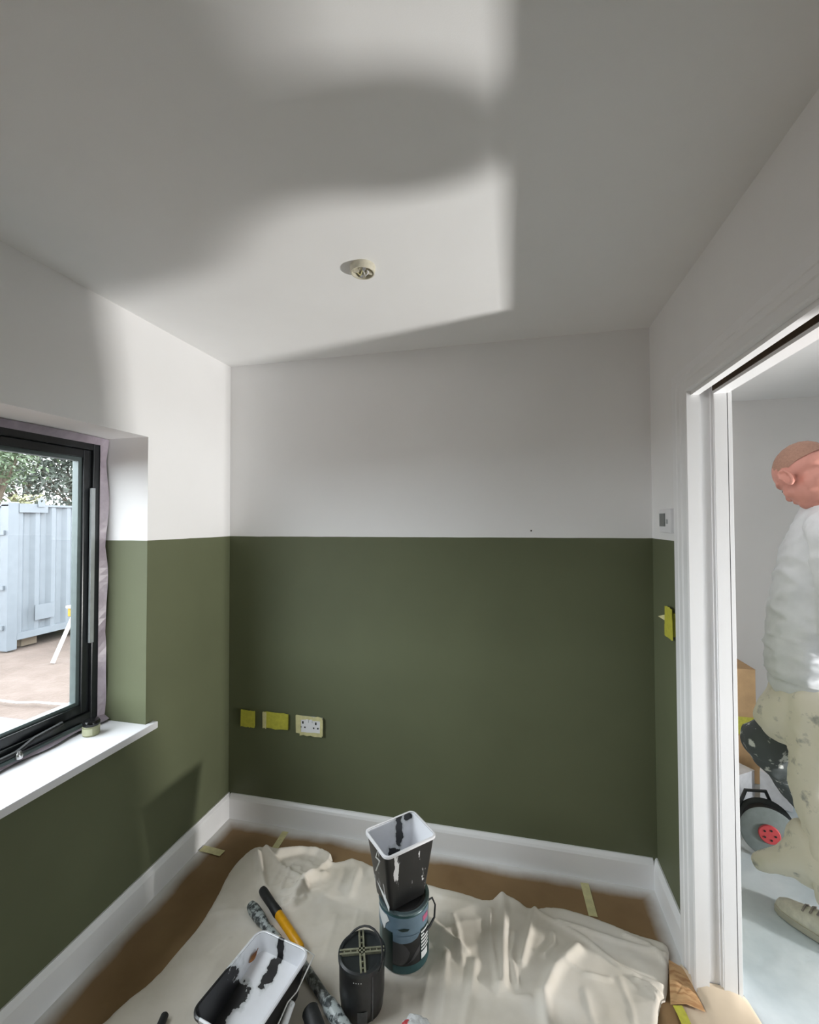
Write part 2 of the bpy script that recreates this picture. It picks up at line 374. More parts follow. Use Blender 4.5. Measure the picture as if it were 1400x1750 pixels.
# ---- pocket door opening: split linings, recess, slot in the head, architrave
def arch_profile(wd):       # (distance from the opening edge, thickness)
    return [(0, 0), (0, 0.013), (0.006, 0.016), (0.040, 0.016), (0.046, 0.019), (0.070, 0.019), (0.074, 0.021), (wd-0.006, 0.021), (wd, 0.017), (wd, 0)]
AW = 0.112
mb = MB(); pf = arch_profile(AW)
rows = []
for zbase in (0.0, None):
    rows.append([(W-t, DR_Y1+d, 0.0 if zbase == 0.0 else DR_Z+d*0.72) for d, t in pf])
mb.rings(rows); struct(mb.build('trim_1', 'trim_white'))
mb = MB(); rows = [[(W-t, DR_Y1+d, DR_Z+d*0.72) for d, t in pf], [(W-t, DR_Y0-d, DR_Z+d*0.72) for d, t in pf]]
mb.rings(rows); struct(mb.build('trim_2', 'trim_white'))
mb = MB(); rows = [[(W-t, DR_Y0-d, DR_Z+d*0.72) for d, t in pf], [(W-t, DR_Y0-d, 0) for d, t in pf]]
mb.rings(rows); struct(mb.build('trim_3', 'trim_white'))
# far jamb: two lining strips with a sunk channel between
S1 = (W, W+0.024); S2 = (X2-0.038, X2+0.004)
fj = struct(MB().box(S1[0], S1[1], DR_Y1, DR_Y1+0.02, 0.0, DR_Z).build('trim_4', 'trim_white'))
MB().box(S2[0], S2[1], DR_Y1, DR_Y1+0.02, 0.0, DR_Z).build('lining_strip', 'trim_white', fj, bevel=0.002)
MB().box(S2[0]-0.006, S2[0], DR_Y1+0.006, DR_Y1+0.02, 0.0, DR_Z).build('stop_bead', 'trim_white', fj)
MB().box(S1[1], S2[0]-0.006, DR_Y1+0.013, DR_Y1+0.02, 0.0, DR_Z).build('channel_back', 'trim_white', fj)
hd = struct(MB().box(S1[0], S1[1], DR_Y0, DR_Y1, DR_Z-0.012, DR_Z+0.07).build('trim_5', 'trim_white'))
MB().box(S2[0], S2[1], DR_Y0, DR_Y1, DR_Z-0.012, DR_Z+0.07).build('lining_strip', 'trim_white', hd)
MB().box(S1[1], S2[0], DR_Y0, DR_Y1, DR_Z+0.055, DR_Z+0.07).build('slot_top', 'slot_brown', hd)
MB().box(S1[1], S1[1]+0.003, DR_Y0, DR_Y1, DR_Z-0.002, DR_Z+0.055).build('slot_side', 'slot_brown', hd)
MB().box(S2[0]-0.003, S2[0], DR_Y0, DR_Y1, DR_Z-0.002, DR_Z+0.055).build('slot_side', 'slot_brown', hd)
nj = struct(MB().box(W, X2, DR_Y0-0.02, DR_Y0, 0.0, DR_Z).build('trim_6', 'trim_white'))
# hall-side architrave of the far jamb
mb = MB(); rows = [[(X2+t, DR_Y1+d, z) for d, t in pf] for z in (0, DR_Z)]
mb.rings(rows); struct(mb.build('trim_7', 'trim_white'))

# ---- window: reveal tape, frame, opening sash, pane, seal strip, stay
FX = -0.205                                     # inner face of the frame
wy0, wy1, wz0, wz1 = WIN_Y0, WIN_Y1, 0.70, WIN_Z1
win = MB()
def ring_frame(mb, x0, x1, y0, y1, z0, z1, tw, bt=None):
    bt = bt or tw
    mb.box(x0, x1, y0, y0+tw, z0, z1); mb.box(x0, x1, y1-tw, y1, z0, z1)
    mb.box(x0, x1, y0+tw, y1-tw, z1-tw, z1); mb.box(x0, x1, y0+tw, y1-tw, z0, z0+bt)
ring_frame(win, FX-0.07, FX, wy0, wy1, wz0-0.02, wz1, 0.055, 0.07)
wo = struct(win.build('window_1', 'black_frame', bevel=0.003))
sash = MB(); ring_frame(sash, FX-0.06, FX-0.012, wy0+0.055, wy1-0.055, wz0+0.05, wz1-0.055, 0.032, 0.035)
so = sash.build('sash', 'black_frame', wo, bevel=0.003)
bead = MB(); ring_frame(bead, FX-0.05, FX-0.022, wy0+0.087, wy1-0.087, wz0+0.085, wz1-0.087, 0.014)
bead.build('glazing_bead', 'grey_bead', so)
MB().box(FX-0.040, FX-0.034, wy0+0.09, wy1-0.09, wz0+0.09, wz1-0.09).build('pane', 'pane_glass', so)
MB().box(FX-0.006, FX+0.004, wy1-0.066, wy1-0.050, 1.02, 1.63).build('seal_strip', 'grey_strip', wo)
# friction stay and screw along the bottom rail
stz = wz0+0.05
stay = MB().tube([(FX+0.006, -0.70, stz+0.005), (FX+0.010, -0.80, stz-0.002), (FX+0.016, -0.86, stz-0.02), (FX+0.016, -1.06, stz-0.022)], 0.008, 8).build('stay_arm', 'black_rubber', wo, smooth=True)
MB().lathe([(0.0, -0.012), (0.011, -0.012), (0.012, 0.0), (0.008, 0.006), (0.006, 0.012), (0.0, 0.012)], 16, (FX+0.024, -0.858, stz-0.026)).build('stay_screw', 'steel', stay, smooth=True)
MB().tube([(FX+0.008, -0.62, wz0+0.012), (FX+0.012, -0.80, wz0+0.012), (FX+0.012, -1.30, wz0+0.012)], 0.010, 8).build('bottom_seal', 'grey_bead', wo, smooth=True)
# protective plastic masking between frame and reveal, with a torn wavy edge
def wavy_strip(name, pts_in, pts_out, mat, parent):
    v = []; f = []; n = len(pts_in)
    for a, b_ in zip(pts_in, pts_out): v += [tuple(a), tuple(b_)]
    for i in range(n-1): f.append((2*i, 2*i+2, 2*i+3, 2*i+1))
    o = MB().add(v, f).build(name, mat, parent)
    s_ = o.modifiers.new('thick', 'SOLIDIFY'); s_.thickness = 0.0015; s_.offset = 0
    return o
zs = np.linspace(wz0, wz1-0.004, 40)
wavy_strip('masking_plastic_strip', [(FX+0.003, wy1-0.030, z) for z in zs],
           [(FX+0.006+0.012*abs(math.sin(z*9)), wy1-0.004-0.003*math.sin(z*23), z) for z in zs], 'masking_plastic', wo)
ys = np.linspace(wy0+0.05, wy1-0.004, 60)
wavy_strip('masking_plastic_strip', [(FX+0.003, y, wz1-0.030) for y in ys],
           [(FX+0.008+0.014*abs(math.sin(y*8+1)), y, wz1-0.002) for y in ys], 'masking_plastic', wo)
wavy_strip('masking_plastic_strip', [(FX+0.004, y, wz0+0.02) for y in ys],
           [(FX+0.030+0.006*math.sin(y*31), y, wz0+0.004+0.002*math.sin(y*17)) for y in ys], 'masking_plastic', wo)
# window board
SZ = 0.695
sl = MB(); sl.box(FX-0.02, 0.026, wy0-0.04, wy1+0.036, SZ-0.027, SZ)
# (the board runs past the reveal corner inside the room only)
sl = MB()
outl = [(FX-0.01, wy0), (FX-0.01, wy1), (0.0, wy1), (0.0, wy1+0.036), (0.026, wy1+0.036), (0.026, wy0-0.036), (0.0, wy0-0.036), (0.0, wy0)]
sl.rings([[(x, y, SZ-0.027) for x, y in outl], [(x, y, SZ) for x, y in outl]])
sill = struct(sl.build('trim_8', 'sill_white', bevel=0.003))

# ================================================================== OUTDOORS
GZ = -0.6
# ground with gentle relief
n_ = 60; v = []; f = []
for i in range(n_):
    for j in range(n_):
        x = -40+80*i/(n_-1); y = -40+80*j/(n_-1)
        v.append((x, y, GZ-0.02+0.04*mnoise.noise((x*0.4, y*0.4, 0))))
for i in range(n_-1):
    for j in range(n_-1): f.append((i*n_+j, (i+1)*n_+j, (i+1)*n_+j+1, i*n_+j+1))
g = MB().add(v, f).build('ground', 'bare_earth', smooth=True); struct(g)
# outer plinth under the building so that the floor rests on something
struct(MB().box(-0.30, HX+0.2, YB-0.2, HYB+0.2, GZ-0.1, -0.25).build('foundation', 'render_wall'))

# shipping container
cx = -6.60; cy = 3.50; ctop = 1.84; cb = GZ+0.13
ct = thing('shipping_container', 'pale blue-grey corrugated steel shipping container standing on bare earth outside the window', 'container', (cx, cy, GZ))
L = 6.05; CW = 2.43
mb = MB(); period = 0.275; pts = []
yv = 0.16
while yv < L-0.16:
    pts += [(0.0, yv), (0.0, yv+0.07), (-0.050, yv+0.128), (-0.050, yv+0.215)]; yv += period
pts.append((0, L-0.15))
for i in range(len(pts)-1):
    (xa, ya), (xb, yb) = pts[i], pts[i+1]
    mb.add([(xa-0.01, ya, 0.26), (xb-0.01, yb, 0.26), (xb-0.01, yb, ctop-GZ-0.06), (xa-0.01, ya, ctop-GZ-0.06)], [(0, 1, 2, 3)])
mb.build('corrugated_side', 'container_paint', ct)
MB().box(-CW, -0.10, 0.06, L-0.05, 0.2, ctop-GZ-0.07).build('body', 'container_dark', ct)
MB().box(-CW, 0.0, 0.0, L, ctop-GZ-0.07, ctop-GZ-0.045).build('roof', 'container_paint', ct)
for y0, y1 in ((0, 0.155), (L-0.155, L)):
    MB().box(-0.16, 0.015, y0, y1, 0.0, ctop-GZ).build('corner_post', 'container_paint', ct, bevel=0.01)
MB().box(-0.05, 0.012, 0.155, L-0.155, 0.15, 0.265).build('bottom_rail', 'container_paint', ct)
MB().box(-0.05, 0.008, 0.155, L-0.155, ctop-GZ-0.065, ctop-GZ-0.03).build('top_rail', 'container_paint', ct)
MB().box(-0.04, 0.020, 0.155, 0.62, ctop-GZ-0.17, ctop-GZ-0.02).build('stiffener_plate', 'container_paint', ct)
# lifting eye with a hole
ey = 0.50; rng = []
hole = MB(); out_p = []; in_p = []
for k in range(24):
    a = 2*PI*k/24; in_p.append((0.022*math.cos(a), 0.022*math.sin(a)))
    q = (0.055*math.cos(a), 0.055*math.sin(a)) if math.sin(a) > -0.1 else (max(-0.055, min(0.055, 0.09*math.cos(a))), -0.10)
    out_p.append(q)
zc = ctop-GZ+0.03
for xx in (0.022, 0.040):
    pass
hole.rings([[(0.024, ey+a, zc+b_) for a, b_ in in_p], [(0.040, ey+a, zc+b_) for a, b_ in in_p], [(0.040, ey+a, zc+b_) for a, b_ in out_p], [(0.024, ey+a, zc+b_) for a, b_ in out_p], [(0.024, ey+a, zc+b_) for a, b_ in in_p]], False, False)
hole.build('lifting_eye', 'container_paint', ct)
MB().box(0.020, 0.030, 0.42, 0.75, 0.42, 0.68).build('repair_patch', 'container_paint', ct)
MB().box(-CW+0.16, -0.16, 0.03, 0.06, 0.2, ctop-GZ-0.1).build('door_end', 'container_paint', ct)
for xx in (-0.35, -0.8, -1.5, -2.0):
    MB().tube([(xx, 0.0, 0.15), (xx, 0.0, ctop-GZ-0.08)], 0.02, 8).build('lock_rod', 'steel', ct)
for zz in (0.35, 1.0, 1.9):
    MB().box(-0.22, -0.05, -0.03, 0.02, zz, zz+0.07).build('hinge', 'container_paint', ct)
for y0 in (0.3, 1.2, 3.0, 5.2):
    MB().box(-2.2, -0.1, y0, y0+0.25, 0.0, 0.15).build('bearer', 'bark', ct)

# builder's trestle with yellow head
tp = fl(90, 1133, GZ)
tr_ = thing('trestle', 'builder\'s trestle with yellow head and white leg on bare earth before the container', 'trestle', tp)
hz = 0.86
tq = on(0, tp.x+0.05, 128, 1046)-tp; hz = tq.z+0.08; top = Vector((tq.x, tq.y, hz)); a_ = Vector((0, 0, 0)); Y_ = tq.y-0.46
MB().tube([a_+Vector((0, 0, 0.0)), top+Vector((0, 0, -0.08))], 0.028, 10).build('leg', 'trestle_white', tr_, smooth=True)
MB().tube([a_+Vector((0.62, 0.10, 0.0)), top+Vector((0.06, 0.0, -0.08))], 0.028, 10).build('leg', 'trestle_white', tr_, smooth=True)
MB().tube([Vector((0.0, 1.75, 0.0)), Vector((0.02, 1.28, hz-0.08))], 0.028, 10).build('leg', 'trestle_white', tr_, smooth=True)
MB().tube([Vector((0.62, 1.65, 0.0)), Vector((0.08, 1.28, hz-0.08))], 0.028, 10).build('leg', 'trestle_white', tr_, smooth=True)
MB().box(-0.02, 0.10, Y_+0.40, Y_+0.58, hz-0.14, hz).build('bracket', 'trestle_yellow', tr_, bevel=0.01)
MB().box(-0.02, 0.10, 1.20, 1.34, hz-0.14, hz).build('bracket', 'trestle_yellow', tr_, bevel=0.01)
MB().box(-0.01, 0.09, Y_+0.36, 1.42, hz, hz+0.03).build('cross_beam', 'trestle_white', tr_)
# white cable over the earth and boards by the wall
cp = [fl(px, py, GZ+0.02) for px, py in ((-160, 1190), (-60, 1192), (0, 1197), (30, 1201), (60, 1200), (95, 1203), (137, 1204), (200, 1205), (260, 1208))]
tag(MB().tube(cp, 0.012, 6).build('cable', 'cable_white', smooth=True), 'white cable snaking across the bare earth outside', 'cable')
b0 = fl(60, 1243, GZ); bd = thing('board_stack', 'stack of blue-grey boards lying on the earth near the window', 'boards', (b0.x-0.02, b0.y, GZ-0.01))
for k in range(3):
    MB().box(-1.5, 0.02*k, -1.35, 0.0-0.015*k, 0.03*k, 0.03*k+0.027).build('board', 'board_grey', bd)

# trees behind the container
def tree(name, label, base, trunk_h, crown, nleaf, size, mat, seed, clump=14):
    rnd = random.Random(seed)
    t = thing(name, label, 'tree', base, 0, 'trees behind the container')
    cc = Vector(crown[0]); rr = Vector(crown[1])
    mb = MB(); mb.tube([(0, 0, 0), (0.1, 0.05, trunk_h*0.5), (cc.x*0.5, cc.y*0.5, trunk_h), tuple(cc)], [0.2, 0.16, 0.12, 0.04], 8)
    cl = []
    for k in range(clump):
        while True:
            q = Vector((rnd.uniform(-1, 1), rnd.uniform(-1, 1), rnd.uniform(-1, 1)))
            if q.length < 1: break
        c = cc + Vector((q.x*rr.x, q.y*rr.y, q.z*rr.z)); cl.append(c)
        mid = (Vector((cc.x*0.4, cc.y*0.4, trunk_h))+c)*0.5+Vector((0, 0, 0.2))
        mb.tube([(cc.x*0.4, cc.y*0.4, trunk_h*0.95), mid, c], [0.06, 0.035, 0.015], 5)
    mb.build('trunk', 'bark', t, smooth=True)
    v = []; f = []
    for k in range(nleaf):
        c = rnd.choice(cl); s = 0.30*min(rr)
        p_ = c + Vector((rnd.gauss(0, s), rnd.gauss(0, s), rnd.gauss(0, s*0.8)))
        d = Vector((rnd.gauss(0, 1), rnd.gauss(0, 1), rnd.gauss(-0.3, 0.7))).normalized(); e = d.cross(Vector((rnd.gauss(0, 1), rnd.gauss(0, 1), rnd.gauss(0, 1)))).normalized()
        l_ = size*rnd.uniform(0.7, 1.3); o_ = len(v)
        v += [p_-d*l_, p_+e*l_*0.4, p_+d*l_, p_-e*l_*0.4]; f.append((o_, o_+1, o_+2, o_+3))
    fo = MB().add(v, f).build('foliage', mat, t); fo['kind'] = 'stuff'
    return t
def dirp(px, t): d = ray(px, 890); d.z = 0; q = CAM + d*t; return (q.x, q.y, GZ)
tree('leafy_tree', 'dense dark green tree rising behind the container roof', dirp(140, 21.0), 2.2, ((0, 0, 4.3), (1.9, 1.9, 2.2)), 5200, 0.13, 'leaf_dark', 3, 34)
tree('leafy_tree', 'mid green loose tree with sky gaps beside the dark tree', dirp(-25, 14.0), 1.5, ((0, 0, 4.1), (1.5, 1.5, 1.2)), 2600, 0.095, 'leaf_mid', 5, 22)
tree('leafy_tree', 'thin tree with sparse leaves in front of white sky', dirp(40, 29.0), 3.0, ((0, 0, 5.6), (2.6, 2.6, 2.6)), 2600, 0.16, 'leaf_dark', 9, 30)
tree('shrub', 'pale olive shrub just showing above the container roof', dirp(40, 11.0), 0.7, ((0, 0, 2.0), (0.6, 0.6, 0.6)), 1800, 0.07, 'leaf_pale', 11, 10)

# ================================================================== FLOOR COVERINGS
def sheet(name, poly, z, mat, thick=0.0012):
    mb = MB(); mb.rings([[(x, y, z) for x, y in poly], [(x, y, z+thick) for x, y in poly]])
    return mb.build(name, mat)
tag(sheet('floor_paper', [(ST, YB+ST), (0.30, YB+ST), (0.262, -0.75), (0.25, -ST), (ST, -ST)], 0.0, 'floor_paper'), 'brown protective paper strip along the window wall skirting', 'floor paper')
tag(sheet('floor_paper', [(0.215, YB+ST), (W-ST, YB+ST), (W-ST, -ST), (0.235, -ST), (0.235, -0.75)], 0.0013, 'floor_paper'), 'wide brown protective paper under the cream dust sheet', 'floor paper')
# lining paper at the threshold
tl = [(1.905, -0.47, 0), (1.92, -0.36, 0), (1.955, -0.335, 0.012), (1.975, -0.405, 0.034), (2.00, -0.412, 0.040), (2.03, -0.408, 0.036), (2.06, -0.412, 0.040), (2.09, -0.410, 0.034), (2.115, -0.41, 0.008), (2.135, -0.52, 0), (2.15, -0.66, 0), (2.17, -0.9, 0), (2.16, -1.45, 0), (1.86, -1.48, 0)]
mb = MB(); cpt = Vector((2.0, -0.85, 0)); rng_ = []
for s_, zz, k_ in ((1.0, 0.003, 1.0), (0.98, 0.006, 0.8), (0.94, 0.008, 0.3), (0.86, 0.008, 0.05), (0.6, 0.008, 0), (0.2, 0.008, 0)):
    rng_.append([(cpt.x+(x-cpt.x)*s_, cpt.y+(y-cpt.y)*s_, zz+up_*k_) for x, y, up_ in tl])
mb.rings(rng_, False, True); tag(mb.build('lining_paper', 'lining_paper', smooth=True), 'cream lining paper laid across the doorway threshold', 'floor paper')
bp = [fl(px, py, 0.02) for px, py in ((1143, 1640), (1170, 1652), (1206, 1726), (1172, 1716), (1146, 1714))]
v = [tuple(q) for q in bp]; mb = MB()
c_ = sum(bp, Vector())/len(bp)
rg = []
for s_, zz in ((1.0, 0.017), (0.6, 0.022), (0.25, 0.019)):
    rg.append([(c_.x+(q.x-c_.x)*s_, c_.y+(q.y-c_.y)*s_, zz+0.004*math.sin(q.x*60)) for q in bp])
mb.rings(rg, False, True)
tag(mb.build('masking_paper', 'brown_masking', smooth=True), 'creased scrap of brown masking paper between dust sheet and door jamb', 'paper')
def strip_tape(name, label, pts, w, mat, z=0.004, group='masking tape strips on the floor'):
    pts = [Vector(q) for q in pts]; l = []; r = []
    for i, q in enumerate(pts):
        t = (pts[min(i+1, len(pts)-1)]-pts[max(i-1, 0)]).normalized(); n = Vector((-t.y, t.x, 0))
        l.append((q.x+n.x*w/2, q.y+n.y*w/2)); r.append((q.x-n.x*w/2, q.y-n.y*w/2))
    mb = MB(); poly = l+r[::-1]
    mb.rings([[(x, y, z) for x, y in poly], [(x, y, z+0.001) for x, y in poly]])
    return tag(mb.build(name, mat), label, 'tape', group)
strip_tape('masking_tape', 'long pale masking tape strip on brown paper behind the bunched dust sheet', [fl(463, 1462), fl(476, 1442), fl(488, 1423)], 0.030, 'pale_tape')
strip_tape('masking_tape', 'straight masking tape strip on brown paper in front of the back skirting', [fl(999, 1511), fl(1004, 1530), fl(1014, 1568)], 0.032, 'pale_tape')
strip_tape('masking_tape', 'short torn masking tape piece beside the window wall skirting', [fl(345, 1452), fl(362, 1456), fl(380, 1461)], 0.035, 'pale_tape', 0.006)
strip_tape('masking_tape', 'yellow masking tape strip on the lining paper in the doorway', [fl(1158, 1718, 0.02), fl(1166, 1733, 0.02), fl(1180, 1765, 0.02)], 0.028, 'yellow_tape', 0.0185)

# hall: polythene sheet
eg = [fl(px, py) for px, py in ((1230, 1600), (1262, 1652), (1276, 1675), (1290, 1700), (1308, 1732), (1320, 1752), (1345, 1810))]
n1 = 40; n2 = 50; v = []; f = []
for i in range(n1):
    y = 1.2 + (-2.4-1.2)*i/(n1-1)
    xl = 2.12+0.02*math.sin(y*5)+0.015*math.sin(y*11)
    for j in range(n2):
        t = j/(n2-1); x = xl+(4.3-xl)*t
        v.append((x, y, 0.0015+0.004*abs(mnoise.noise((x*3+4, y*6, 2)))+0.002*abs(mnoise.noise((x*11, y*9, 5)))))
for i in range(n1-1):
    for j in range(n2-1): f.append((i*n2+j, (i+1)*n2+j, (i+1)*n2+j+1, i*n2+j+1))
tag(MB().add(v, f).build('plastic_sheet', 'polythene', smooth=True), 'creased bluish white plastic sheet covering the hall floor beyond the doorway', 'floor sheet')

# ---- cotton dust sheet
poly_px = [(168, 1762), (215, 1716), (262, 1680), (310, 1622), (342, 1585), (372, 1535), (388, 1500), (404, 1478), (424, 1458), (440, 1449), (462, 1452), (490, 1455), (520, 1453), (548, 1459), (571, 1471), (562, 1480), (585, 1474), (612, 1470), (638, 1484), (680, 1500), (738, 1517), (790, 1528), (836, 1545), (856, 1528), (884, 1540), (905, 1558), (945, 1551), (1000, 1566), (1050, 1585), (1090, 1602), (1132, 1613), (1144, 1624), (1143, 1655), (1140, 1714), (1128, 1718)]
poly = [fl(px, py) for px, py in poly_px]
poly = [(q.x, q.y) for q in poly] + [(1.80, -0.60), (1.76, -1.0), (1.55, -1.25), (0.30, -1.30), (0.10, -1.05)]
P = np.array(poly)
# smooth resample of the outline
def chaikin(P):
    Q = []
    for i in range(len(P)):
        a, b_ = P[i], P[(i+1) % len(P)]; Q += [0.75*a+0.25*b_, 0.25*a+0.75*b_]
    return np.array(Q)
P = chaikin(P)
folds_px = [
 ([(728, 1572), (760, 1600), (797, 1634)], .020, .015), ([(774, 1572), (783, 1600), (790, 1650)], .012, .014),
 ([(838, 1560), (838, 1600), (846, 1650), (852, 1700)], .014, .012), ([(857, 1530), (862, 1560), (860, 1620), (860, 1690)], .026, .020),
 ([(913, 1562), (905, 1600), (892, 1652)], .022, .016), ([(945, 1600), (948, 1620), (930, 1640)], .012, .010),
 ([(988, 1626), (950, 1662), (930, 1705), (936, 1770)], .028, .022), ([(968, 1652), (1000, 1672), (1042, 1680)], .012, .010),
 ([(915, 1560), (1000, 1610), (1062, 1660), (1130, 1692)], .012, .009), ([(955, 1580), (1010, 1600), (1070, 1618), (1142, 1640)], .016, .012),
 ([(1070, 1605), (1110, 1622), (1140, 1652)], .014, .010), ([(1085, 1680), (1110, 1692), (1132, 1712)], .016, .010), ([(1100, 1695), (1118, 1708), (1130, 1730)], .012, .008),
 ([(440, 1466), (446, 1496), (452, 1526)], .026, .014), ([(455, 1456), (480, 1490), (520, 1512), (556, 1500)], .018, .014),
 ([(478, 1466), (516, 1460), (546, 1462), (568, 1472)], .030, .014), ([(567, 1476), (540, 1500), (522, 1515), (500, 1552)], .026, .012),
 ([(486, 1530), (516, 1530), (524, 1522)], .020, .010), ([(484, 1546), (505, 1542), (522, 1530)], .022, .010), ([(480, 1556), (500, 1556), (520, 1540)], .016, .008), ([(430, 1470), (400, 1520), (380, 1560)], .006, .03),
 ([(345, 1572), (400, 1562), (434, 1560)], .005, .010), ([(365, 1632), (392, 1612)], .004, .006), ([(600, 1475), (612, 1490), (600, 1530)], .010, .02),
 ([(636, 1490), (650, 1510)], .012, .02), ([(612, 1560), (604, 1600)], .004, .006), ([(575, 1570), (555, 1640)], .004, .012),
 ([(762, 1640), (760, 1700), (752, 1770)], .012, .016), ([(735, 1650), (728, 1700), (720, 1760)], .010, .014), ([(812, 1650), (806, 1700), (790, 1770)], .014, .018),
 ([(850, 1690), (880, 1712), (905, 1712)], .010, .012), ([(1000, 1700), (1010, 1740), (1025, 1790)], .006, .015), ([(880, 1600), (874, 1640), (885, 1690)], .010, .012), ([(1060, 1680), (1080, 1730), (1090, 1790)], .005, .012),
]
folds = [([np.array(fl(*q)[:2]) for q in pl], h, w) for pl, h, w in folds_px]
OBJ_SPOTS = [((1.042, -0.490), 0.10), ((0.955, -0.680), 0.085), ((0.64, -0.78), 0.16), ((0.60, -0.70), 0.12), ((0.66, -0.92), 0.16), ((1.11, -0.80), 0.07)]
def seg_d(X, Y, a, b_):
    d = b_-a; L2 = d@d; t = np.clip(((X-a[0])*d[0]+(Y-a[1])*d[1])/L2, 0, 1)
    return np.hypot(X-a[0]-t*d[0], Y-a[1]-t*d[1])
def inside(X, Y, P):
    r = np.zeros(X.shape, bool); n = len(P)
    for i in range(n):
        (x1, y1), (x2, y2) = P[i], P[(i+1) % n]
        if y1 == y2: continue
        c = ((y1 > Y) != (y2 > Y)) & (X < (x2-x1)*(Y-y1)/(y2-y1)+x1); r ^= c
    return r
st_ = 0.0065
gx = np.arange(P[:, 0].min()-0.02, P[:, 0].max()+0.02, st_); gy = np.arange(P[:, 1].min()-0.02, P[:, 1].max()+0.02, st_)
X, Y = np.meshgrid(gx, gy, indexing='ij')
D = np.full(X.shape, 9.0); NX = np.zeros(X.shape); NY = np.zeros(X.shape)
for i in range(len(P)):
    a, b_ = P[i], P[(i+1) % len(P)]; d = b_-a; L2 = max(d@d, 1e-12); t = np.clip(((X-a[0])*d[0]+(Y-a[1])*d[1])/L2, 0, 1)
    qx = a[0]+t*d[0]; qy = a[1]+t*d[1]; dd_ = np.hypot(X-qx, Y-qy); m_ = dd_ < D
    D[m_] = dd_[m_]; NX[m_] = qx[m_]; NY[m_] = qy[m_]
ins = inside(X, Y, P)
Z = 0.006+0.0*X
for pl, h, w in folds:
    dm = np.full(X.shape, 9.0)
    for a, b_ in zip(pl[:-1], pl[1:]): dm = np.minimum(dm, seg_d(X, Y, a, b_))
    Z = np.maximum(Z, 0.6*Z+0.4*Z) + h*np.exp(-(dm/(w if pl[0][0] < 0.75 else w*0.72))**2)*(0.9 if pl[0][0] < 0.75 else 0.62)
NZ = np.array([[mnoise.noise((x*7, y*7, 1.3))*0.006+mnoise.noise((x*22, y*16, 4.1))*0.0025+abs(mnoise.noise((x*3.1+y*1.2, y*9, 8.8)))*0.006 for y in gy] for x in gx])
def ridge(x, y, sc, st, ang, sd):
    c, s2 = math.cos(ang), math.sin(ang); u = (x*c+y*s2)*sc; w_ = (-x*s2+y*c)*sc*st
    return (1-min(1, abs(mnoise.noise((u, w_, sd)))*2.2))**4
cc = fl(505, 1505)
RG = np.array([[0.0042*ridge(x, y, 9, 0.35, 1.9, 2.0)*max(0, mnoise.noise((x*2.3, y*2.3, 7))+0.35)+0.0022*ridge(x, y, 20, 0.5, 0.7, 9.0)*max(0, mnoise.noise((x*3.1, y*3.1, 3))+0.2)
               + 0.016*math.exp(-((x-cc.x)**2+(y-cc.y)**2)/0.012)*(ridge(x, y, 15, 0.6, 0.5, 4.4)+0.6*ridge(x, y, 26, 0.7, 2.2, 1.4)) for y in gy] for x in gx])
Z = Z+NZ+RG+0.004
for (ox, oy), r in OBJ_SPOTS:
    d = np.hypot(X-ox, Y-oy); k = np.clip((d-r)/0.04, 0, 1); Z = 0.0085+(Z-0.0085)*k
Z = np.maximum(Z, 0.0045)
edge = np.clip(D/0.012, 0, 1); Z = np.where(ins, 0.0045+(Z-0.0045)*np.sqrt(edge), 0.004)
near = (~ins) & (D < st_*1.1)
keep = ins | near
XX = np.where(near, NX, X); YY = np.where(near, NY, Y)
idx = -np.ones(X.shape, int); vv = []
for i in range(X.shape[0]):
    for j in range(X.shape[1]):
        if keep[i, j]: idx[i, j] = len(vv); vv.append((float(XX[i, j]), float(YY[i, j]), float(Z[i, j])))
ff = []
for i in range(X.shape[0]-1):
    for j in range(X.shape[1]-1):
        q = (idx[i, j], idx[i+1, j], idx[i+1, j+1], idx[i, j+1])
        if min(q) >= 0 and (ins[i, j] or ins[i+1, j+1] or ins[i+1, j] or ins[i, j+1]): ff.append(q)
ds = MB().add(vv, ff).build('dust_sheet', 'cotton', smooth=True, angle=180)
tag(ds, 'cream cotton dust sheet rumpled over the brown paper, under the paint tubs', 'dust sheet')

# ================================================================== WALL AND CEILING FITTINGS
def tape_patch(name, parent, x0, x1, z0, z1, y, mat, seed, th=0.0015):
    r = random.Random(seed); j = lambda s=0.003: r.uniform(-s, s)
    n = 6; top = [(x0+(x1-x0)*i/n+j(.001), z1+j()) for i in range(n+1)]; bot = [(x1-(x1-x0)*i/n+j(.001), z0+j()) for i in range(n+1)]
    pl = top+bot
    mb = MB(); mb.rings([[(x, y, z) for x, z in pl], [(x, y-th, z) for x, z in pl]])
    return mb.build(name, mat, parent)
# single socket, fully taped
s1 = thing('wall_socket', 'small square wall socket wholly covered in yellow tape, beside the window wall corner', 'socket', (0.115, 0, 0.505), 0, 'taped sockets on the back wall')
MB().box(-0.036, 0.036, -0.010, 0, -0.038, 0.036).build('face_plate', 'yellow_tape', s1, bevel=0.002)
for k in range(3): tape_patch('tape', s1, -0.039+k*0.026, -0.012+k*0.026, -0.041, 0.041, -0.0105-0.0004*k, 'yellow_tape', 20+k)
s2 = thing('wall_socket', 'wide double socket wholly covered in yellow tape, between the other two', 'socket', (0.270, 0, 0.508), 0, 'taped sockets on the back wall')
MB().box(-0.066, 0.066, -0.010, 0, -0.036, 0.036).build('face_plate', 'yellow_tape', s2, bevel=0.002)
for k in range(3): tape_patch('tape', s2, -0.068, 0.068, -0.039+k*0.026, -0.011+k*0.026, -0.0105-0.0004*k, 'yellow_tape', 30+k)
tape_patch('tape', s2, -0.070, -0.050, -0.040, 0.039, -0.0125, 'pale_tape', 41)
s3 = thing('wall_socket', 'white double socket with bare face and yellow tape round its edge', 'socket', (0.452, 0, 0.505), 0, 'taped sockets on the back wall')
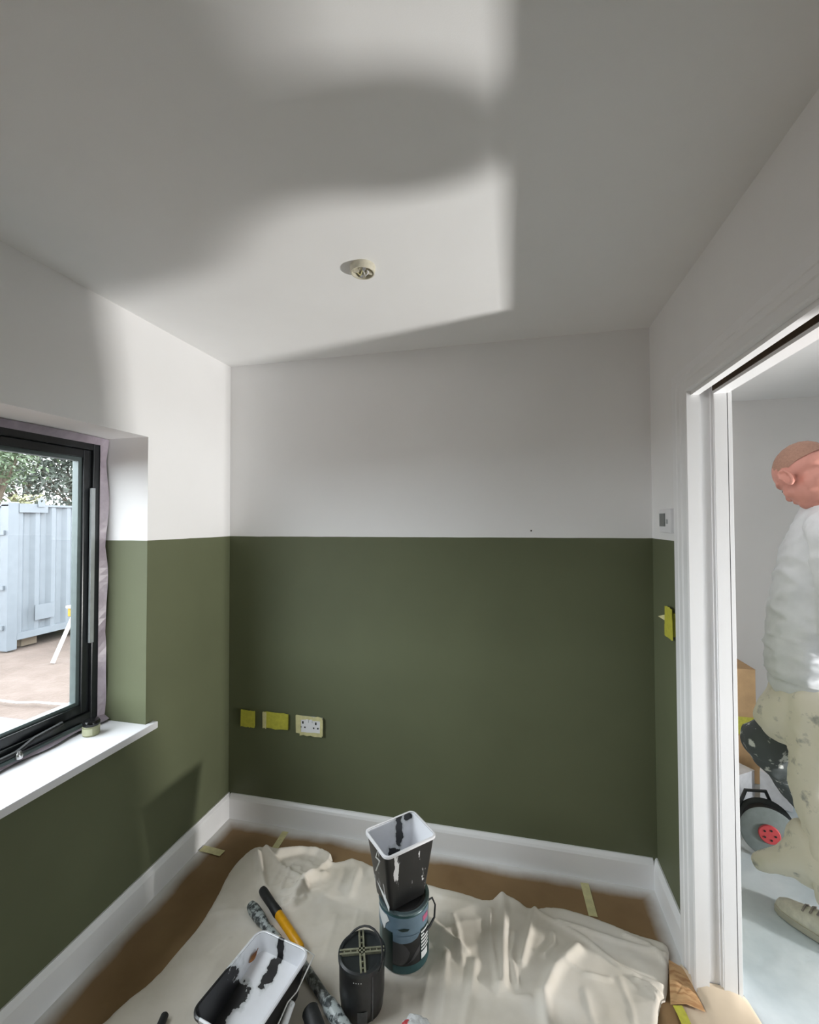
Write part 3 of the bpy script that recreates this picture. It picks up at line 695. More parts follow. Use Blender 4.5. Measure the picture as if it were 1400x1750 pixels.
fp = MB().box(-0.066, 0.066, -0.012, 0, -0.040, 0.040).build('face_plate', 'socket_white', s3, bevel=0.002)
for dx in (-0.034, 0.034):
    MB().box(dx-0.004, dx+0.004, -0.0128, -0.011, 0.006, 0.018).build('earth_hole', 'dark_hole', fp)
    for e in (-0.011, 0.011): MB().box(dx+e-0.0035, dx+e+0.0035, -0.0128, -0.011, -0.014, -0.007).build('pin_hole', 'dark_hole', fp)
for dx in (-0.010, 0.010): MB().box(dx-0.006, dx+0.006, -0.0155, -0.011, 0.014, 0.030).build('switch_rocker', 'socket_white', fp, bevel=0.001)
tape_patch('tape', s3, -0.071, -0.045, -0.042, 0.043, -0.0125, 'pale_tape', 51); tape_patch('tape', s3, 0.056, 0.071, -0.042, 0.036, -0.0125, 'pale_tape', 52)
tape_patch('tape', s3, -0.068, 0.068, 0.027, 0.044, -0.0129, 'pale_tape', 53); tape_patch('tape', s3, -0.050, 0.066, -0.050, -0.034, -0.0129, 'pale_tape', 54)
# light switch under yellow tape, right wall
sw = thing('light_switch', 'light switch covered in crumpled yellow tape beside the door architrave', 'switch', (W, -0.215, 1.12), -PI/2)
MB().box(-0.040, 0.040, -0.011, 0, -0.042, 0.042).build('face_plate', 'yellow_tape', sw, bevel=0.002)
for k in range(3): tape_patch('tape', sw, -0.042+0.005*k, 0.044, -0.055+k*0.036, -0.014+k*0.036, -0.0115-0.0008*k, 'yellow_tape', 60+k)
MB().add([(-0.04, -0.012, 0.0), (-0.04, -0.012, 0.022), (-0.058, -0.030, 0.012)], [(0, 1, 2)]).build('tape_end', 'pale_tape', sw)
# thermostat
th = thing('thermostat', 'small white wall thermostat with a grey screen above the dado line', 'thermostat', (W, -0.205, 1.492), -PI/2)
MB().box(-0.060, 0.060, -0.016, 0, -0.044, 0.044).build('body', 'socket_white', th, bevel=0.003)
MB().box(-0.052, 0.004, -0.0185, -0.015, -0.020, 0.028).build('screen', 'grey_screen', th)
MB().box(0.018, 0.030, -0.018, -0.015, -0.010, 0.006).build('button', 'grey_strip', th)
# ceiling smoke-alarm base
sa = thing('smoke_alarm_base', 'open cream smoke alarm base with bare terminals fixed to the white ceiling', 'alarm base', (0.965, -0.695, H))
MB().lathe([(0.040, 0), (0.040, -0.010), (0.037, -0.022), (0.034, -0.022), (0.032, -0.008), (0.0, -0.008)], 32, cap0=False, cap1=False).build('housing', 'cream_plastic', sa, smooth=True)
for k in range(4):
    a = k*PI/2+0.5; MB().box(-0.005, 0.005, 0.012, 0.030, -0.020, -0.007).build('terminal', 'cream_plastic' if k % 2 else 'steel', sa).rotation_euler = (0, 0, a)
MB().tube([(0, 0, -0.008), (0.006, 0.01, -0.026), (0.018, 0.005, -0.018), (0.02, -0.014, -0.024)], 0.0022, 6).build('wire', 'socket_white', sa, smooth=True)
MB().tube([(0, 0, -0.008), (-0.010, 0.006, -0.024), (-0.02, -0.008, -0.016)], 0.0022, 6).build('wire', 'pale_tape', sa, smooth=True)
q = on(1, 0, 908, 907)
tag(MB().lathe([(0, 0), (0.0035, 0), (0.003, 0.004), (0, 0.004)], 10).build('screw', 'dark_hole', smooth=True), 'tiny dark screw head in the white back wall above the green', 'screw')
bpy.data.objects['screw'].location = q; bpy.data.objects['screw'].rotation_euler = (PI/2, 0, 0)

# jar on the window board
jp = fl(135, 1252, SZ)
jr = thing('paint_jar', 'small jar of olive paint with black lid on the white window board', 'jar', (max(jp.x, FX+0.070), jp.y, SZ))
MB().lathe([(0.026, 0.0), (0.028, 0.003), (0.028, 0.034), (0.025, 0.037)], 28).build('glass_body', 'jar_glass', jr, smooth=True)
MB().lathe([(0.027, 0.036), (0.0285, 0.039), (0.0285, 0.048), (0.025, 0.054), (0.0, 0.056)], 28, cap1=False).build('lid', 'jar_lid', jr, smooth=True)
def patch_ring(mb, r, a0, a1, z0, z1, n=12, th=0.0006, rt=None):
    rt = r if rt is None else rt
    rows = []
    for rr_, z in ((r, z0), (rt, z1)):
        pass
    v = []
    for k in range(n+1):
        a = a0+(a1-a0)*k/n
        v += [((r+th)*math.cos(a), (r+th)*math.sin(a), z0), ((rt+th)*math.cos(a), (rt+th)*math.sin(a), z1)]
    return mb.add(v, [(2*k, 2*k+2, 2*k+3, 2*k+1) for k in range(n)])
patch_ring(MB(), 0.028, -2.2, -0.6, 0.006, 0.030).build('paper_label', 'jar_paper', jr, smooth=True)

# ================================================================== PAINT KIT ON THE DUST SHEET
BZ = 0.0085
# green paint can
can = thing('paint_can', 'large round teal green paint can with black label under the tall black scuttle', 'paint can', (1.042, -0.490, BZ))
CR = 0.0855; CH = 0.198
MB().lathe([(CR-0.004, 0), (CR, 0.004), (CR, 0.034), (CR-0.001, 0.036), (CR-0.001, 0.150), (CR, 0.152), (CR, CH-0.014), (CR-0.003, CH-0.010)], 56, cap1=False).build('body', 'can_teal', can, smooth=True)
MB().lathe([(CR-0.003, CH-0.010), (CR+0.002, CH-0.007), (CR+0.002, CH-0.001), (CR-0.004, CH), (CR-0.010, CH-0.002), (CR-0.011, CH-0.012)], 56, cap0=False, cap1=False).build('rim', 'can_rim', can, smooth=True)
MB().lathe([(0.0, CH-0.010), (CR-0.026, CH-0.010), (CR-0.022, CH-0.006), (CR-0.011, CH-0.008)], 56, cap0=False, cap1=False).build('lid', 'can_grey', can, smooth=True)
A0 = math.radians(-76)
def cp_(name, mat, a0, a1, z0, z1, th, parent=can, r=CR):
    return patch_ring(MB(), r, A0+math.radians(a0), A0+math.radians(a1), z0, z1, 20, th).build(name, mat, parent, smooth=True)
lb = cp_('upper_band', 'can_blue', -85, 70, 0.122, CH-0.016, 0.0006)
cp_('side_panel', 'can_dark', -58, -26, 0.008, 0.132, 0.0009)
bl = cp_('black_label', 'tub_black', -26, 38, 0.030, 0.124, 0.0009)
# grey rounded motif and pale sweep on the label
def can_poly(name, mat, pts, th, parent):
    """patch curved round the can; the outline is cut into narrow columns"""
    a0 = min(a for a, z in pts); a1 = max(a for a, z in pts); n = max(6, int((a1-a0)/3)); v = []
    for k in range(n+1):
        a = a0+(a1-a0)*(0.002+0.996*k/n); zz = []
        for (p0, z0), (p1, z1) in zip(pts, pts[1:]+pts[:1]):
            if (p0-a)*(p1-a) <= 0 and p0 != p1: zz.append(z0+(z1-z0)*(a-p0)/(p1-p0))
        c, s2 = math.cos(A0+math.radians(a)), math.sin(A0+math.radians(a))
        v += [((CR+th)*c, (CR+th)*s2, min(zz)), ((CR+th)*c, (CR+th)*s2, max(zz))]
    return MB().add(v, [(2*k, 2*k+2, 2*k+3, 2*k+1) for k in range(n)]).build(name, mat, parent, smooth=True)
can_poly('label_motif', 'can_grey', [(-25.5, 0.036), (-25.5, 0.106), (-15, 0.108), (-5, 0.104), (5, 0.092), (13, 0.072), (8, 0.050), (-2, 0.036), (-12, 0.032)], 0.0014, bl)
can_poly('label_sweep', 'can_grey', [(2, 0.034), (14, 0.046), (26, 0.070), (37, 0.086), (37, 0.066), (22, 0.048)], 0.0020, bl)
can_poly('label_blue_scoop', 'can_blue', [(-25, 0.126), (38, 0.126), (30, 0.112), (15, 0.105), (-5, 0.103), (-25, 0.106)], 0.0021, bl)
wt = cp_('white_text_panel', 'can_dark', 39, 72, 0.030, 0.130, 0.0010)
for k in range(6): cp_('text_line', 'label_white', 41, 66, 0.062+0.011*k, 0.068+0.011*k, 0.0018, wt)
cp_('text_line', 'label_white', 41, 62, 0.034, 0.056, 0.0018, wt)
cp_('pink_mark', 'label_pink', 46, 66, 0.150, 0.168, 0.0016, lb)
can_poly('white_splash', 'label_white', [(-80, 0.180), (-40, 0.180), (-34, 0.165), (-44, 0.150), (-48, 0.125), (-56, 0.140), (-72, 0.160)], 0.0022, can)
can_poly('dark_smudge', 'can_dark', [(-14, 0.146), (0, 0.152), (12, 0.149), (10, 0.143), (-4, 0.141)], 0.0020, can)
# bail handle hanging at the right
MB().tube([(0.0855*math.cos(A0+math.radians(78)), 0.0855*math.sin(A0+math.radians(78)), 0.185)] +
          [(0.100*math.cos(A0+math.radians(82+a)), 0.100*math.sin(A0+math.radians(82+a)), 0.185-0.075*math.sin(math.radians(a*1.6))) for a in (10, 25, 45)][:0] +
          [(0.098*math.cos(A0+math.radians(88)), 0.098*math.sin(A0+math.radians(88)), 0.180), (0.108*math.cos(A0+math.radians(86)), 0.108*math.sin(A0+math.radians(86)), 0.160),
           (0.106*math.cos(A0+math.radians(78)), 0.106*math.sin(A0+math.radians(78)), 0.130), (0.095*math.cos(A0+math.radians(66)), 0.095*math.sin(A0+math.radians(66)), 0.116), (0.089*math.cos(A0+math.radians(50)), 0.089*math.sin(A0+math.radians(50)), 0.112)],
         [0.003, 0.003, 0.003, 0.0035, 0.004, 0.003], 8).build('handle', 'black_plastic', can, smooth=True)

def scuttle(root, w0, l0, w1, l1, h, r, mat_out, mat_in, floor_z=0.01, slope=0.0, rim_mat='sill_white', rim_black=None):
    """open tapered tub: outer shell, lining and a rolled rim"""
    n = 6; th = 0.003
    o0 = rrect(w0, l0, r*0.8, n); o1 = rrect(w1, l1, r, n); i1 = rrect(w1-2*th, l1-2*th, r-th, n); i0 = rrect(w0-2*th, l0-2*th, r*0.8, n)
    def lerp(t): return rrect(w0+(w1-w0)*t, l0+(l1-l0)*t, r*(0.8+0.2*t), n)
    mb = MB(); mb.rings([[(x, y, h*t) for x, y in lerp(t)] for t in (0, 0.02, 0.25, 0.5, 0.75, 1.0)], True, False)
    mb.build('outer_shell', mat_out, root, smooth=True)
    def fz(x, y): return floor_z + slope*(y/l1+0.5)
    rows = []
    for t in (1.0, 0.8, 0.55, 0.3, 0.0):
        rows.append([])
        for k, (x1_, y1_) in enumerate(i1):
            x0_, y0_ = i0[k]; zb = fz(x0_, y0_); z = zb+(h-zb)*t; tt = z/h
            rows[-1].append((x0_+(x1_-x0_)*tt, y0_+(y1_-y0_)*tt, z))
    mb = MB(); mb.rings(rows, False, True); mb.build('paint_lining', mat_in, root, smooth=True, angle=60)
    ro = rrect(w1+0.010, l1+0.010, r+0.005, n)
    mb = MB(); mb.rings([[(x, y, h-0.006) for x, y in ro], [(x, y, h+0.001) for x, y in ro], [(x, y, h+0.003) for x, y in o1], [(x, y, h+0.001) for x, y in i1]], False, False)
    return mb.build('rim', rim_mat, root, smooth=True)
# tall black scuttle standing on the can
sc = thing('tall_scuttle', 'tall square black paint scuttle with white painted inside standing on the paint can', 'paint scuttle', (1.030, -0.490, BZ+CH+0.001), math.radians(45))
scuttle(sc, 0.142, 0.105, 0.196, 0.152, 0.200, 0.018, 'white_drips', 'scuttle_lining', 0.006)
MB().tube([(-0.100, -0.020, 0.188), (-0.112, -0.030, 0.180), (-0.108, -0.050, 0.178), (-0.135, -0.075, 0.176)], 0.0022, 6).build('wire_handle', 'wire', sc, smooth=True)
mb = MB().add([(-0.075, -0.055, 0.02), (-0.076, 0.02, 0.06), (-0.078, 0.028, 0.05), (-0.077, -0.055, 0.005)], [(0, 1, 2, 3)])
mb.build('paint_smear', 'label_white', sc)
# black lidded tub
tb = thing('paint_tub', 'small black lidded paint tub with a taped cross on its lid', 'paint tub', (0.955, -0.680, BZ), 0.0)
TR = 0.070; TH = 0.155
MB().lathe([(TR-0.010, 0), (TR-0.006, 0.004), (TR-0.001, 0.05), (TR, TH-0.02), (TR+0.001, TH-0.006)], 48, cap1=False).build('body', 'tub_black', tb, smooth=True)
lid = MB().lathe([(TR+0.001, TH-0.012), (TR+0.003, TH-0.010), (TR+0.003, TH), (TR-0.003, TH+0.003), (TR-0.007, TH+0.002), (TR-0.009, TH-0.003), (0.0, TH-0.003)], 48, cap0=False, cap1=False).build('lid', 'tub_lid', tb, smooth=True)
for ang, ln in ((math.radians(18), TR*0.98), (math.radians(112), TR*0.98)):
    for off in (-0.006, 0.006):
        o = MB().box(-ln, ln, off-0.0028, off+0.0028, TH-0.003, TH+0.0042).build('tape_strip', 'tub_tape', lid); o.rotation_euler = (0, 0, ang)
    for k in range(6):
        o = MB().box(-ln+0.02*k+0.012, -ln+0.02*k+0.016, -0.004, 0.004, TH-0.003, TH+0.003).build('tape_rung', 'tub_tape', lid); o.rotation_euler = (0, 0, ang)
hp = []
for k in range(13):
    a = PI*k/12; hp.append(Vector((-0.073*math.cos(a), 0.052*math.sin(a), TH-0.014+0.045*math.sin(a))))
MB().tube([Matrix.Rotation(math.radians(-28), 3, 'Z') @ q for q in hp], 0.0032, 8).build('handle', 'black_plastic', tb, smooth=True)
patch_ring(MB(), TR-0.002, math.radians(-82), math.radians(-58), 0.010, 0.045, 10, 0.001, TR-0.001).build('label', 'tub_label', tb, smooth=True)
patch_ring(MB(), TR-0.001, math.radians(-46), math.radians(-43), 0.010, 0.138, 4, 0.0012, TR).build('seam_line', 'tub_label', tb, smooth=True)
for k in range(4): patch_ring(MB(), TR, math.radians(-92+6*k), math.radians(-90+6*k), 0.128, 0.131, 2, 0.001).build('print_dot', 'label_white', tb)

# wide roller scuttle with flaking white paint
RZ = math.radians(-10)
ts = thing('roller_scuttle', 'wide shallow black roller scuttle lined with flaking white paint', 'paint scuttle', (0.655, -0.795, BZ), RZ)
scuttle(ts, 0.165, 0.235, 0.198, 0.275, 0.112, 0.028, 'black_plastic', 'tray_lining', 0.012, 0.055, rim_mat='tray_lining')
MB().tube([(0.085, 0.140, 0.112), (0.120, 0.135, 0.112), (0.118, 0.050, 0.080), (0.108, 0.020, 0.074), (0.112, -0.03, 0.060), (0.104, -0.12, 0.03)], 0.0022, 6).build('wire_handle', 'wire', ts, smooth=True)
# dry leaf stuck to the wet paint on the inner side of the scuttle, slightly curled away from it
la, lb_, ln_ = Vector((0.5791, -0.7102, 0.0760)), Vector((0.5867, -0.6689, 0.0854)), Vector((0.974, -0.172, 0.146)).normalized()
lw_ = (lb_-la).cross(ln_).normalized(); lv = []
for k in range(7):
    t = k/6; wd_ = 0.0085*math.sin(PI*min(1, t*1.15+0.02))+0.0006; c = la.lerp(lb_, t)+ln_*(0.002+0.003*math.sin(PI*t))
    lv += [c-lw_*wd_+ln_*0.002, c, c+lw_*wd_+ln_*0.002]
lfo = MB().add([q-la for q in lv], [q for k in range(6) for q in ((3*k, 3*k+3, 3*k+4, 3*k+1), (3*k+1, 3*k+4, 3*k+5, 3*k+2))]).build('dry_leaf', 'leaf_wood')
lfo.location = la; so_ = lfo.modifiers.new('thick', 'SOLIDIFY'); so_.thickness = 0.0006
tag(lfo, 'curled dry brown leaf stuck in the wet white paint of the roller scuttle', 'leaf')

# tools
def tool(name, label, cat, a, b_, parts):
    """round tool from a to b_: parts = (name, mat, [(t, r)...])"""
    a = Vector(a); b_ = Vector(b_); t = thing(name, label, cat, a)
    for nm, mt, pr in parts:
        MB().tube([(b_-a)*s for s, r in pr], [max(r, 0.0008) for s, r in pr], 16).build(nm, mt, t, smooth=True)
    return t
a = fl(447, 1519, 0.031); b_ = fl(516, 1622, 0.031)
tool('scraper_pole', 'tool handle with black rubber grip and yellow shaft beside the roller scuttle', 'tool', a, b_, [
    ('grip', 'black_rubber', [(0, 0.008), (0.02, 0.014), (0.06, 0.0165), (0.30, 0.0155), (0.44, 0.0175), (0.46, 0.015)]),
    ('shaft', 'yellow_plastic', [(0.45, 0.014), (0.47, 0.0155), (0.80, 0.0145), (0.98, 0.013), (1.0, 0.009)])])
a = fl(427, 1545, 0.030); b_ = fl(490, 1632, 0.030)
tool('paint_brush', 'paint-splattered grey brush handle lying beside the black and yellow handle', 'brush', a, b_, [
    ('handle', 'pole_pale', [(0, 0.008), (0.03, 0.016), (0.12, 0.021), (0.30, 0.020), (0.45, 0.015), (0.55, 0.013)]),
    ('ferrule', 'pole_pale', [(0.54, 0.014), (0.56, 0.018), (0.75, 0.020), (0.76, 0.018)]),
    ('bristles', 'cream_plastic', [(0.75, 0.018), (0.95, 0.022), (1.0, 0.014)])])
a = fl(512, 1640, 0.028); b_ = fl(600, 1775, 0.032)
tool('roller_pole', 'grey paint-splattered roller pole lying beside the black lidded tub', 'tool', a, b_, [
    ('shaft', 'pole_grey', [(0, 0.010), (0.02, 0.015), (0.50, 0.0155), (0.60, 0.017)]),
    ('grip', 'pole_pale', [(0.58, 0.017), (0.62, 0.021), (0.75, 0.022), (0.82, 0.019), (0.86, 0.021), (1.0, 0.018)])])
a = Vector(fl(500, 1711, 0.070)); b_ = Vector(fl(474, 1782, 0.030))
tool('painted_stick', 'white paint-caked stick handle leaning on the roller scuttle side', 'tool', a, b_, [
    ('handle', 'white_handle', [(0, 0.007), (0.03, 0.010), (0.6, 0.011), (1.0, 0.010)])])
a = fl(283, 1732, 0.025); b_ = fl(255, 1800, 0.025)
tool('brush_handle', 'round black handle tip lying on the dust sheet by the window wall', 'tool', a, b_, [
    ('handle', 'black_rubber', [(0, 0.006), (0.05, 0.011), (0.5, 0.012), (1.0, 0.010)])])
# dark roller frame lying in the gap
a = fl(540, 1700, 0.022); b_ = fl(568, 1775, 0.022)
rf = thing('paint_roller', 'dark paint roller with black sleeve lying beside the roller scuttle', 'roller', fl(530, 1728, 0.036))
d_ = (b_-a)
MB().tube([Vector((0, 0, 0)), d_*0.4, d_*1.2], [0.024, 0.025, 0.024], 16).build('sleeve', 'black_rubber', rf, smooth=True)
MB().tube([Vector((0, 0, 0))-d_*0.05, d_*0.02], [0.010, 0.025], 12).build('end_cap', 'reel_dark', rf, smooth=True)
# crumpled clear wrapper with red print
cwp = fl(712, 1800, BZ)
cw = thing('plastic_wrapper', 'crumpled clear plastic wrapper with red print on the dust sheet', 'wrapper', (cwp.x, cwp.y, BZ))
bm = bmesh.new(); bmesh.ops.create_icosphere(bm, subdivisions=4, radius=0.046)
for v_ in bm.verts:
    n_v = mnoise.noise(v_.co*22)*0.014+abs(mnoise.noise(v_.co*55))*0.012
    v_.co = v_.co*(1+n_v/0.05); v_.co.z = max(v_.co.z*0.85+0.036, 0.0)
me = bpy.data.meshes.new('wrap'); bm.to_mesh(me); bm.free(); me.materials.append(MATS['clear_wrap']); me.materials.append(MATS['red_plastic'])
for pf_ in me.polygons:
    if pf_.center.x < -0.026 and pf_.center.y < 0.02 and pf_.center.z > 0.03: pf_.material_index = 1
wo_ = bpy.data.objects.new('wrap', me); COL.objects.link(wo_); wo_.parent = cw

# ================================================================== HALL THINGS
def carton(name, label, loc, sx, sy, sz, mat, rz=0.0, tape=None):
    c = thing(name, label, 'box', loc, rz, 'boxes in the hall')
    MB().box(-sx/2, sx/2, -sy/2, sy/2, 0, sz).build('body', mat, c, bevel=0.002)
    for s in (-1, 1): MB().box(-sx/2, sx/2, s*sy/2 if s < 0 else 0.001, -0.001 if s < 0 else sy/2, sz, sz+0.003).build('flap', mat, c)
    if tape: MB().box(sx/2-0.16, sx/2+0.002, -sy/2-0.002, -sy/2+0.06, 0.0, 0.10).build('tape', tape, c)
    return c
carton('cardboard_box', 'upper brown cardboard box with yellow tape at its lower corner', (2.565, 1.06, 0.268), 0.40, 0.30, 0.37, 'cardboard', 0, 'yellow_tape')
carton('cardboard_box', 'lower plain brown cardboard box under the taped box', (2.575, 1.06, 0.006), 0.44, 0.34, 0.258, 'cardboard', 0.0)
q = fl(1264, 1358); carton('white_carton', 'white carton tilted behind the cable reel, next to the door jamb', (q.x-0.03, q.y-0.01, 0.006), 0.15, 0.12, 0.14, 'carton_white', 0.6)
q = fl(1298, 1366); carton('white_carton', 'small white carton standing directly behind the cable reel', (q.x+0.07, q.y-0.02, 0.006), 0.13, 0.11, 0.16, 'carton_white', -0.5)
# cable reel
rc = Vector((2.515, 0.30, 0.0)); reel = thing('cable_reel', 'grey cable reel with a red socket hub standing by the painter\'s leg', 'cable reel', (rc.x, rc.y, 0.006))
ax = Vector((-0.30, -0.95, 0.08)).normalized(); mrot = ax.to_track_quat('Z', 'Y').to_matrix()
def rl(prof, nm, mt, par=reel):
    mb = MB().lathe(prof, 40); o = mb.build(nm, mt, par, smooth=True)
    for v_ in o.data.vertices: v_.co = mrot @ (v_.co*0.86) + Vector((0, 0, 0.116))
    return o
rl([(0.0, 0.045), (0.112, 0.045), (0.120, 0.050), (0.122, 0.056), (0.112, 0.060), (0.0, 0.062)], 'front_flange', 'reel_grey')
rl([(0.0, -0.062), (0.118, -0.060), (0.122, -0.054), (0.112, -0.046), (0.0, -0.045)], 'rear_flange', 'reel_dark')
rl([(0.060, -0.045), (0.100, -0.04), (0.103, -0.02), (0.100, 0.0), (0.104, 0.02), (0.100, 0.04), (0.060, 0.045)], 'wound_cable', 'black_rubber')
hub = rl([(0.0, 0.060), (0.044, 0.060), (0.046, 0.066), (0.042, 0.072), (0.0, 0.073)], 'socket_hub', 'red_plastic')
for k in range(5):
    a = k*2*PI/5; mb = MB().lathe([(0, 0.0725), (0.005, 0.0725), (0.005, 0.0745), (0, 0.0745)], 8, (0.024*math.cos(a), 0.024*math.sin(a), 0))
    o = mb.build('socket_hole', 'dark_hole', hub)
    for v_ in o.data.vertices: v_.co = mrot @ (v_.co*0.86) + Vector((0, 0, 0.116))
MB().tube([(-0.10, 0.075, 0.006), (-0.09, 0.075, 0.12), (-0.05, 0.07, 0.235), (0.03, 0.07, 0.24), (0.08, 0.075, 0.12), (0.10, 0.08, 0.006)], 0.008, 8).build('stand', 'reel_dark', reel, smooth=True)

# compact lamp in the hall, out of the picture to the right: its light through the doorway draws the sharp edges on the ceiling
LP = Vector((3.985, -0.853, 0.500))
ll = bpy.data.lights.new('hall_lamp_offscreen', 'AREA'); ll.shape = 'SQUARE'; ll.size = 0.13; ll.spread = math.radians(108); ll.energy = LAMP_W; ll.color = (1.0, 0.98, 0.95)
lo = bpy.data.objects.new('hall_lamp_offscreen', ll); COL.objects.link(lo); lo.location = (LP.x-0.004, LP.y, LP.z)
lo.rotation_euler = Vector((-1, 0.12, 0.33)).to_track_quat('-Z', 'Y').to_euler()

# ================================================================== PEOPLE
def capsules(segs, ells=()):
    """union of tapered capsules and ellipsoids as one bmesh"""
    bm = bmesh.new()
    for a, b_, ra, rb in segs:
        a = Vector(a); b_ = Vector(b_); L_ = (b_-a).length; k = max(2, int(L_/(min(ra, rb)*0.5))+1)
        for i in range(k+1):
            t = i/k; r = ra+(rb-ra)*t
            bmesh.ops.create_icosphere(bm, subdivisions=2, radius=r, matrix=Matrix.Translation(a.lerp(b_, t)))
    for c, rad, rot in ells:
        bmesh.ops.create_icosphere(bm, subdivisions=3, radius=1.0, matrix=Matrix.Translation(Vector(c)) @ rot.to_4x4() @ Matrix.Diagonal((rad[0], rad[1], rad[2], 1)))
    return bm
def remeshed(name, bm, voxel, mat, parent, smooth=6, disp=None):
    me = bpy.data.meshes.new('tmp'); bm.to_mesh(me); bm.free()
    o = bpy.data.objects.new('tmp', me); COL.objects.link(o)
    r = o.modifiers.new('r', 'REMESH'); r.mode = 'VOXEL'; r.voxel_size = voxel
    s_ = o.modifiers.new('s', 'SMOOTH'); s_.iterations = smooth; s_.factor = 0.5
    dg = bpy.context.evaluated_depsgraph_get(); dg.update()
    m2 = bpy.data.meshes.new_from_object(o.evaluated_get(dg)); bpy.data.objects.remove(o); bpy.data.meshes.remove(me)
    m2.name = name
    if disp:
        m2.update()
        nrm = [v_.normal.copy() for v_ in m2.vertices]
        for v_, n in zip(m2.vertices, nrm): v_.co += n*disp(v_.co)
    m2.materials.clear(); m2.materials.append(MATS[mat])
    for f_ in m2.polygons: f_.use_smooth = True
    ob = bpy.data.objects.new(name, m2); COL.objects.link(ob); ob.parent = parent
    return ob
I3 = Matrix.Identity(3)
def hand(segs, wrist, direc, palm_n, s=1.0, curl=0.5):
    """palm and five fingers from the wrist along direc"""
    d = Vector(direc).normalized(); n = Vector(palm_n).normalized(); w = d.cross(n).normalized()
    wr = Vector(wrist)
    for k, (off, ln) in enumerate(((-0.030, 0.066), (-0.010, 0.078), (0.010, 0.072), (0.028, 0.056))):
        base = wr + d*0.085*s + w*off*s
        segs.append((wr+d*0.012*s+w*off*0.6*s, base, 0.014*s, 0.0115*s))
        cur = base; dv = d.copy()
        for j, part in enumerate((0.42, 0.33, 0.25)):
            dv = (dv + n*curl*0.55).normalized(); nx = cur+dv*ln*part*s
            segs.append((cur, nx, 0.0095*s-0.0006*j, 0.0088*s-0.0008*j)); cur = nx
    tb0 = wr+d*0.025*s-w*0.030*s; t1 = tb0+(d*0.6-w*0.7+n*0.3).normalized()*0.045*s; t2 = t1+(d*0.85-w*0.25+n*0.4).normalized()*0.034*s
    segs += [(wr+d*0.02*s, tb0, 0.014*s, 0.013*s), (tb0, t1, 0.013*s, 0.011*s), (t1, t2, 0.0105*s, 0.009*s)]
def head_parts(c, fwd, up, s=1.0):
    f_ = Vector(fwd).normalized(); u_ = (Vector(up)-f_*Vector(up).dot(f_)).normalized(); l_ = u_.cross(f_)
    M = Matrix((f_, l_, u_)).transposed()
    P_ = lambda x, y, z: Vector(c)+M @ Vector((x, y, z))*s
    ell = [(P_(-0.012, 0, 0.030), (0.100*s, 0.077*s, 0.088*s), M), (P_(0.020, 0, -0.030), (0.070*s, 0.064*s, 0.085*s), M), (P_(0.050, 0, -0.085), (0.036*s, 0.040*s, 0.030*s), M),
           (P_(0.055, 0, 0.018), (0.036*s, 0.060*s, 0.016*s), M), (P_(0.094, 0, -0.022), (0.017*s, 0.014*s, 0.017*s), M), (P_(0.082, 0, -0.058), (0.014*s, 0.026*s, 0.010*s), M)]
    seg = [(P_(0.078, 0, 0.012), P_(0.097, 0, -0.020), 0.010*s, 0.013*s)]
    for sg in (-1, 1):
        ell.append((P_(0.0, sg*0.078, -0.012), (0.022*s, 0.009*s, 0.034*s), M @ Matrix.Rotation(sg*0.25, 3, 'Z') @ Matrix.Rotation(-0.2, 3, 'Y')))
        arc = [P_(0.022*math.cos(a), sg*(0.086+0.006*math.sin(a*0.5)), -0.012+0.033*math.sin(a)) for a in [math.radians(d) for d in (20, 60, 100, 140, 180, 215, 250, 280)]]
        seg += [(p0, p1, 0.0058*s, 0.0058*s) for p0, p1 in zip(arc[:-1], arc[1:])]
        ell.append((P_(0.045, sg*0.045, -0.035), (0.030*s, 0.022*s, 0.030*s), M))
    return seg, ell, P_, M
def face_details(P_, M, body, s=1.0):
    for sg in (-1, 1):
        bm = bmesh.new(); bmesh.ops.create_icosphere(bm, subdivisions=2, radius=1, matrix=Matrix.Translation(P_(0.074, sg*0.031, -0.008)) @ M.to_4x4() @ Matrix.Diagonal((0.007*s, 0.011*s, 0.003*s, 1)))
        me = bpy.data.meshes.new('eye'); bm.to_mesh(me); bm.free(); me.materials.append(MATS['dark_hole']); o = bpy.data.objects.new('eye', me); COL.objects.link(o); o.parent = body
        # small flap in front of the ear canal
        bm = bmesh.new(); bmesh.ops.create_icosphere(bm, subdivisions=2, radius=1, matrix=Matrix.Translation(P_(0.014, sg*0.084, -0.016)) @ M.to_4x4() @ Matrix.Diagonal((0.006*s, 0.006*s, 0.009*s, 1)))
        me = bpy.data.meshes.new('tragus'); bm.to_mesh(me); bm.free(); me.materials.append(MATS['skin']); o = bpy.data.objects.new('tragus', me); COL.objects.link(o); o.parent = body
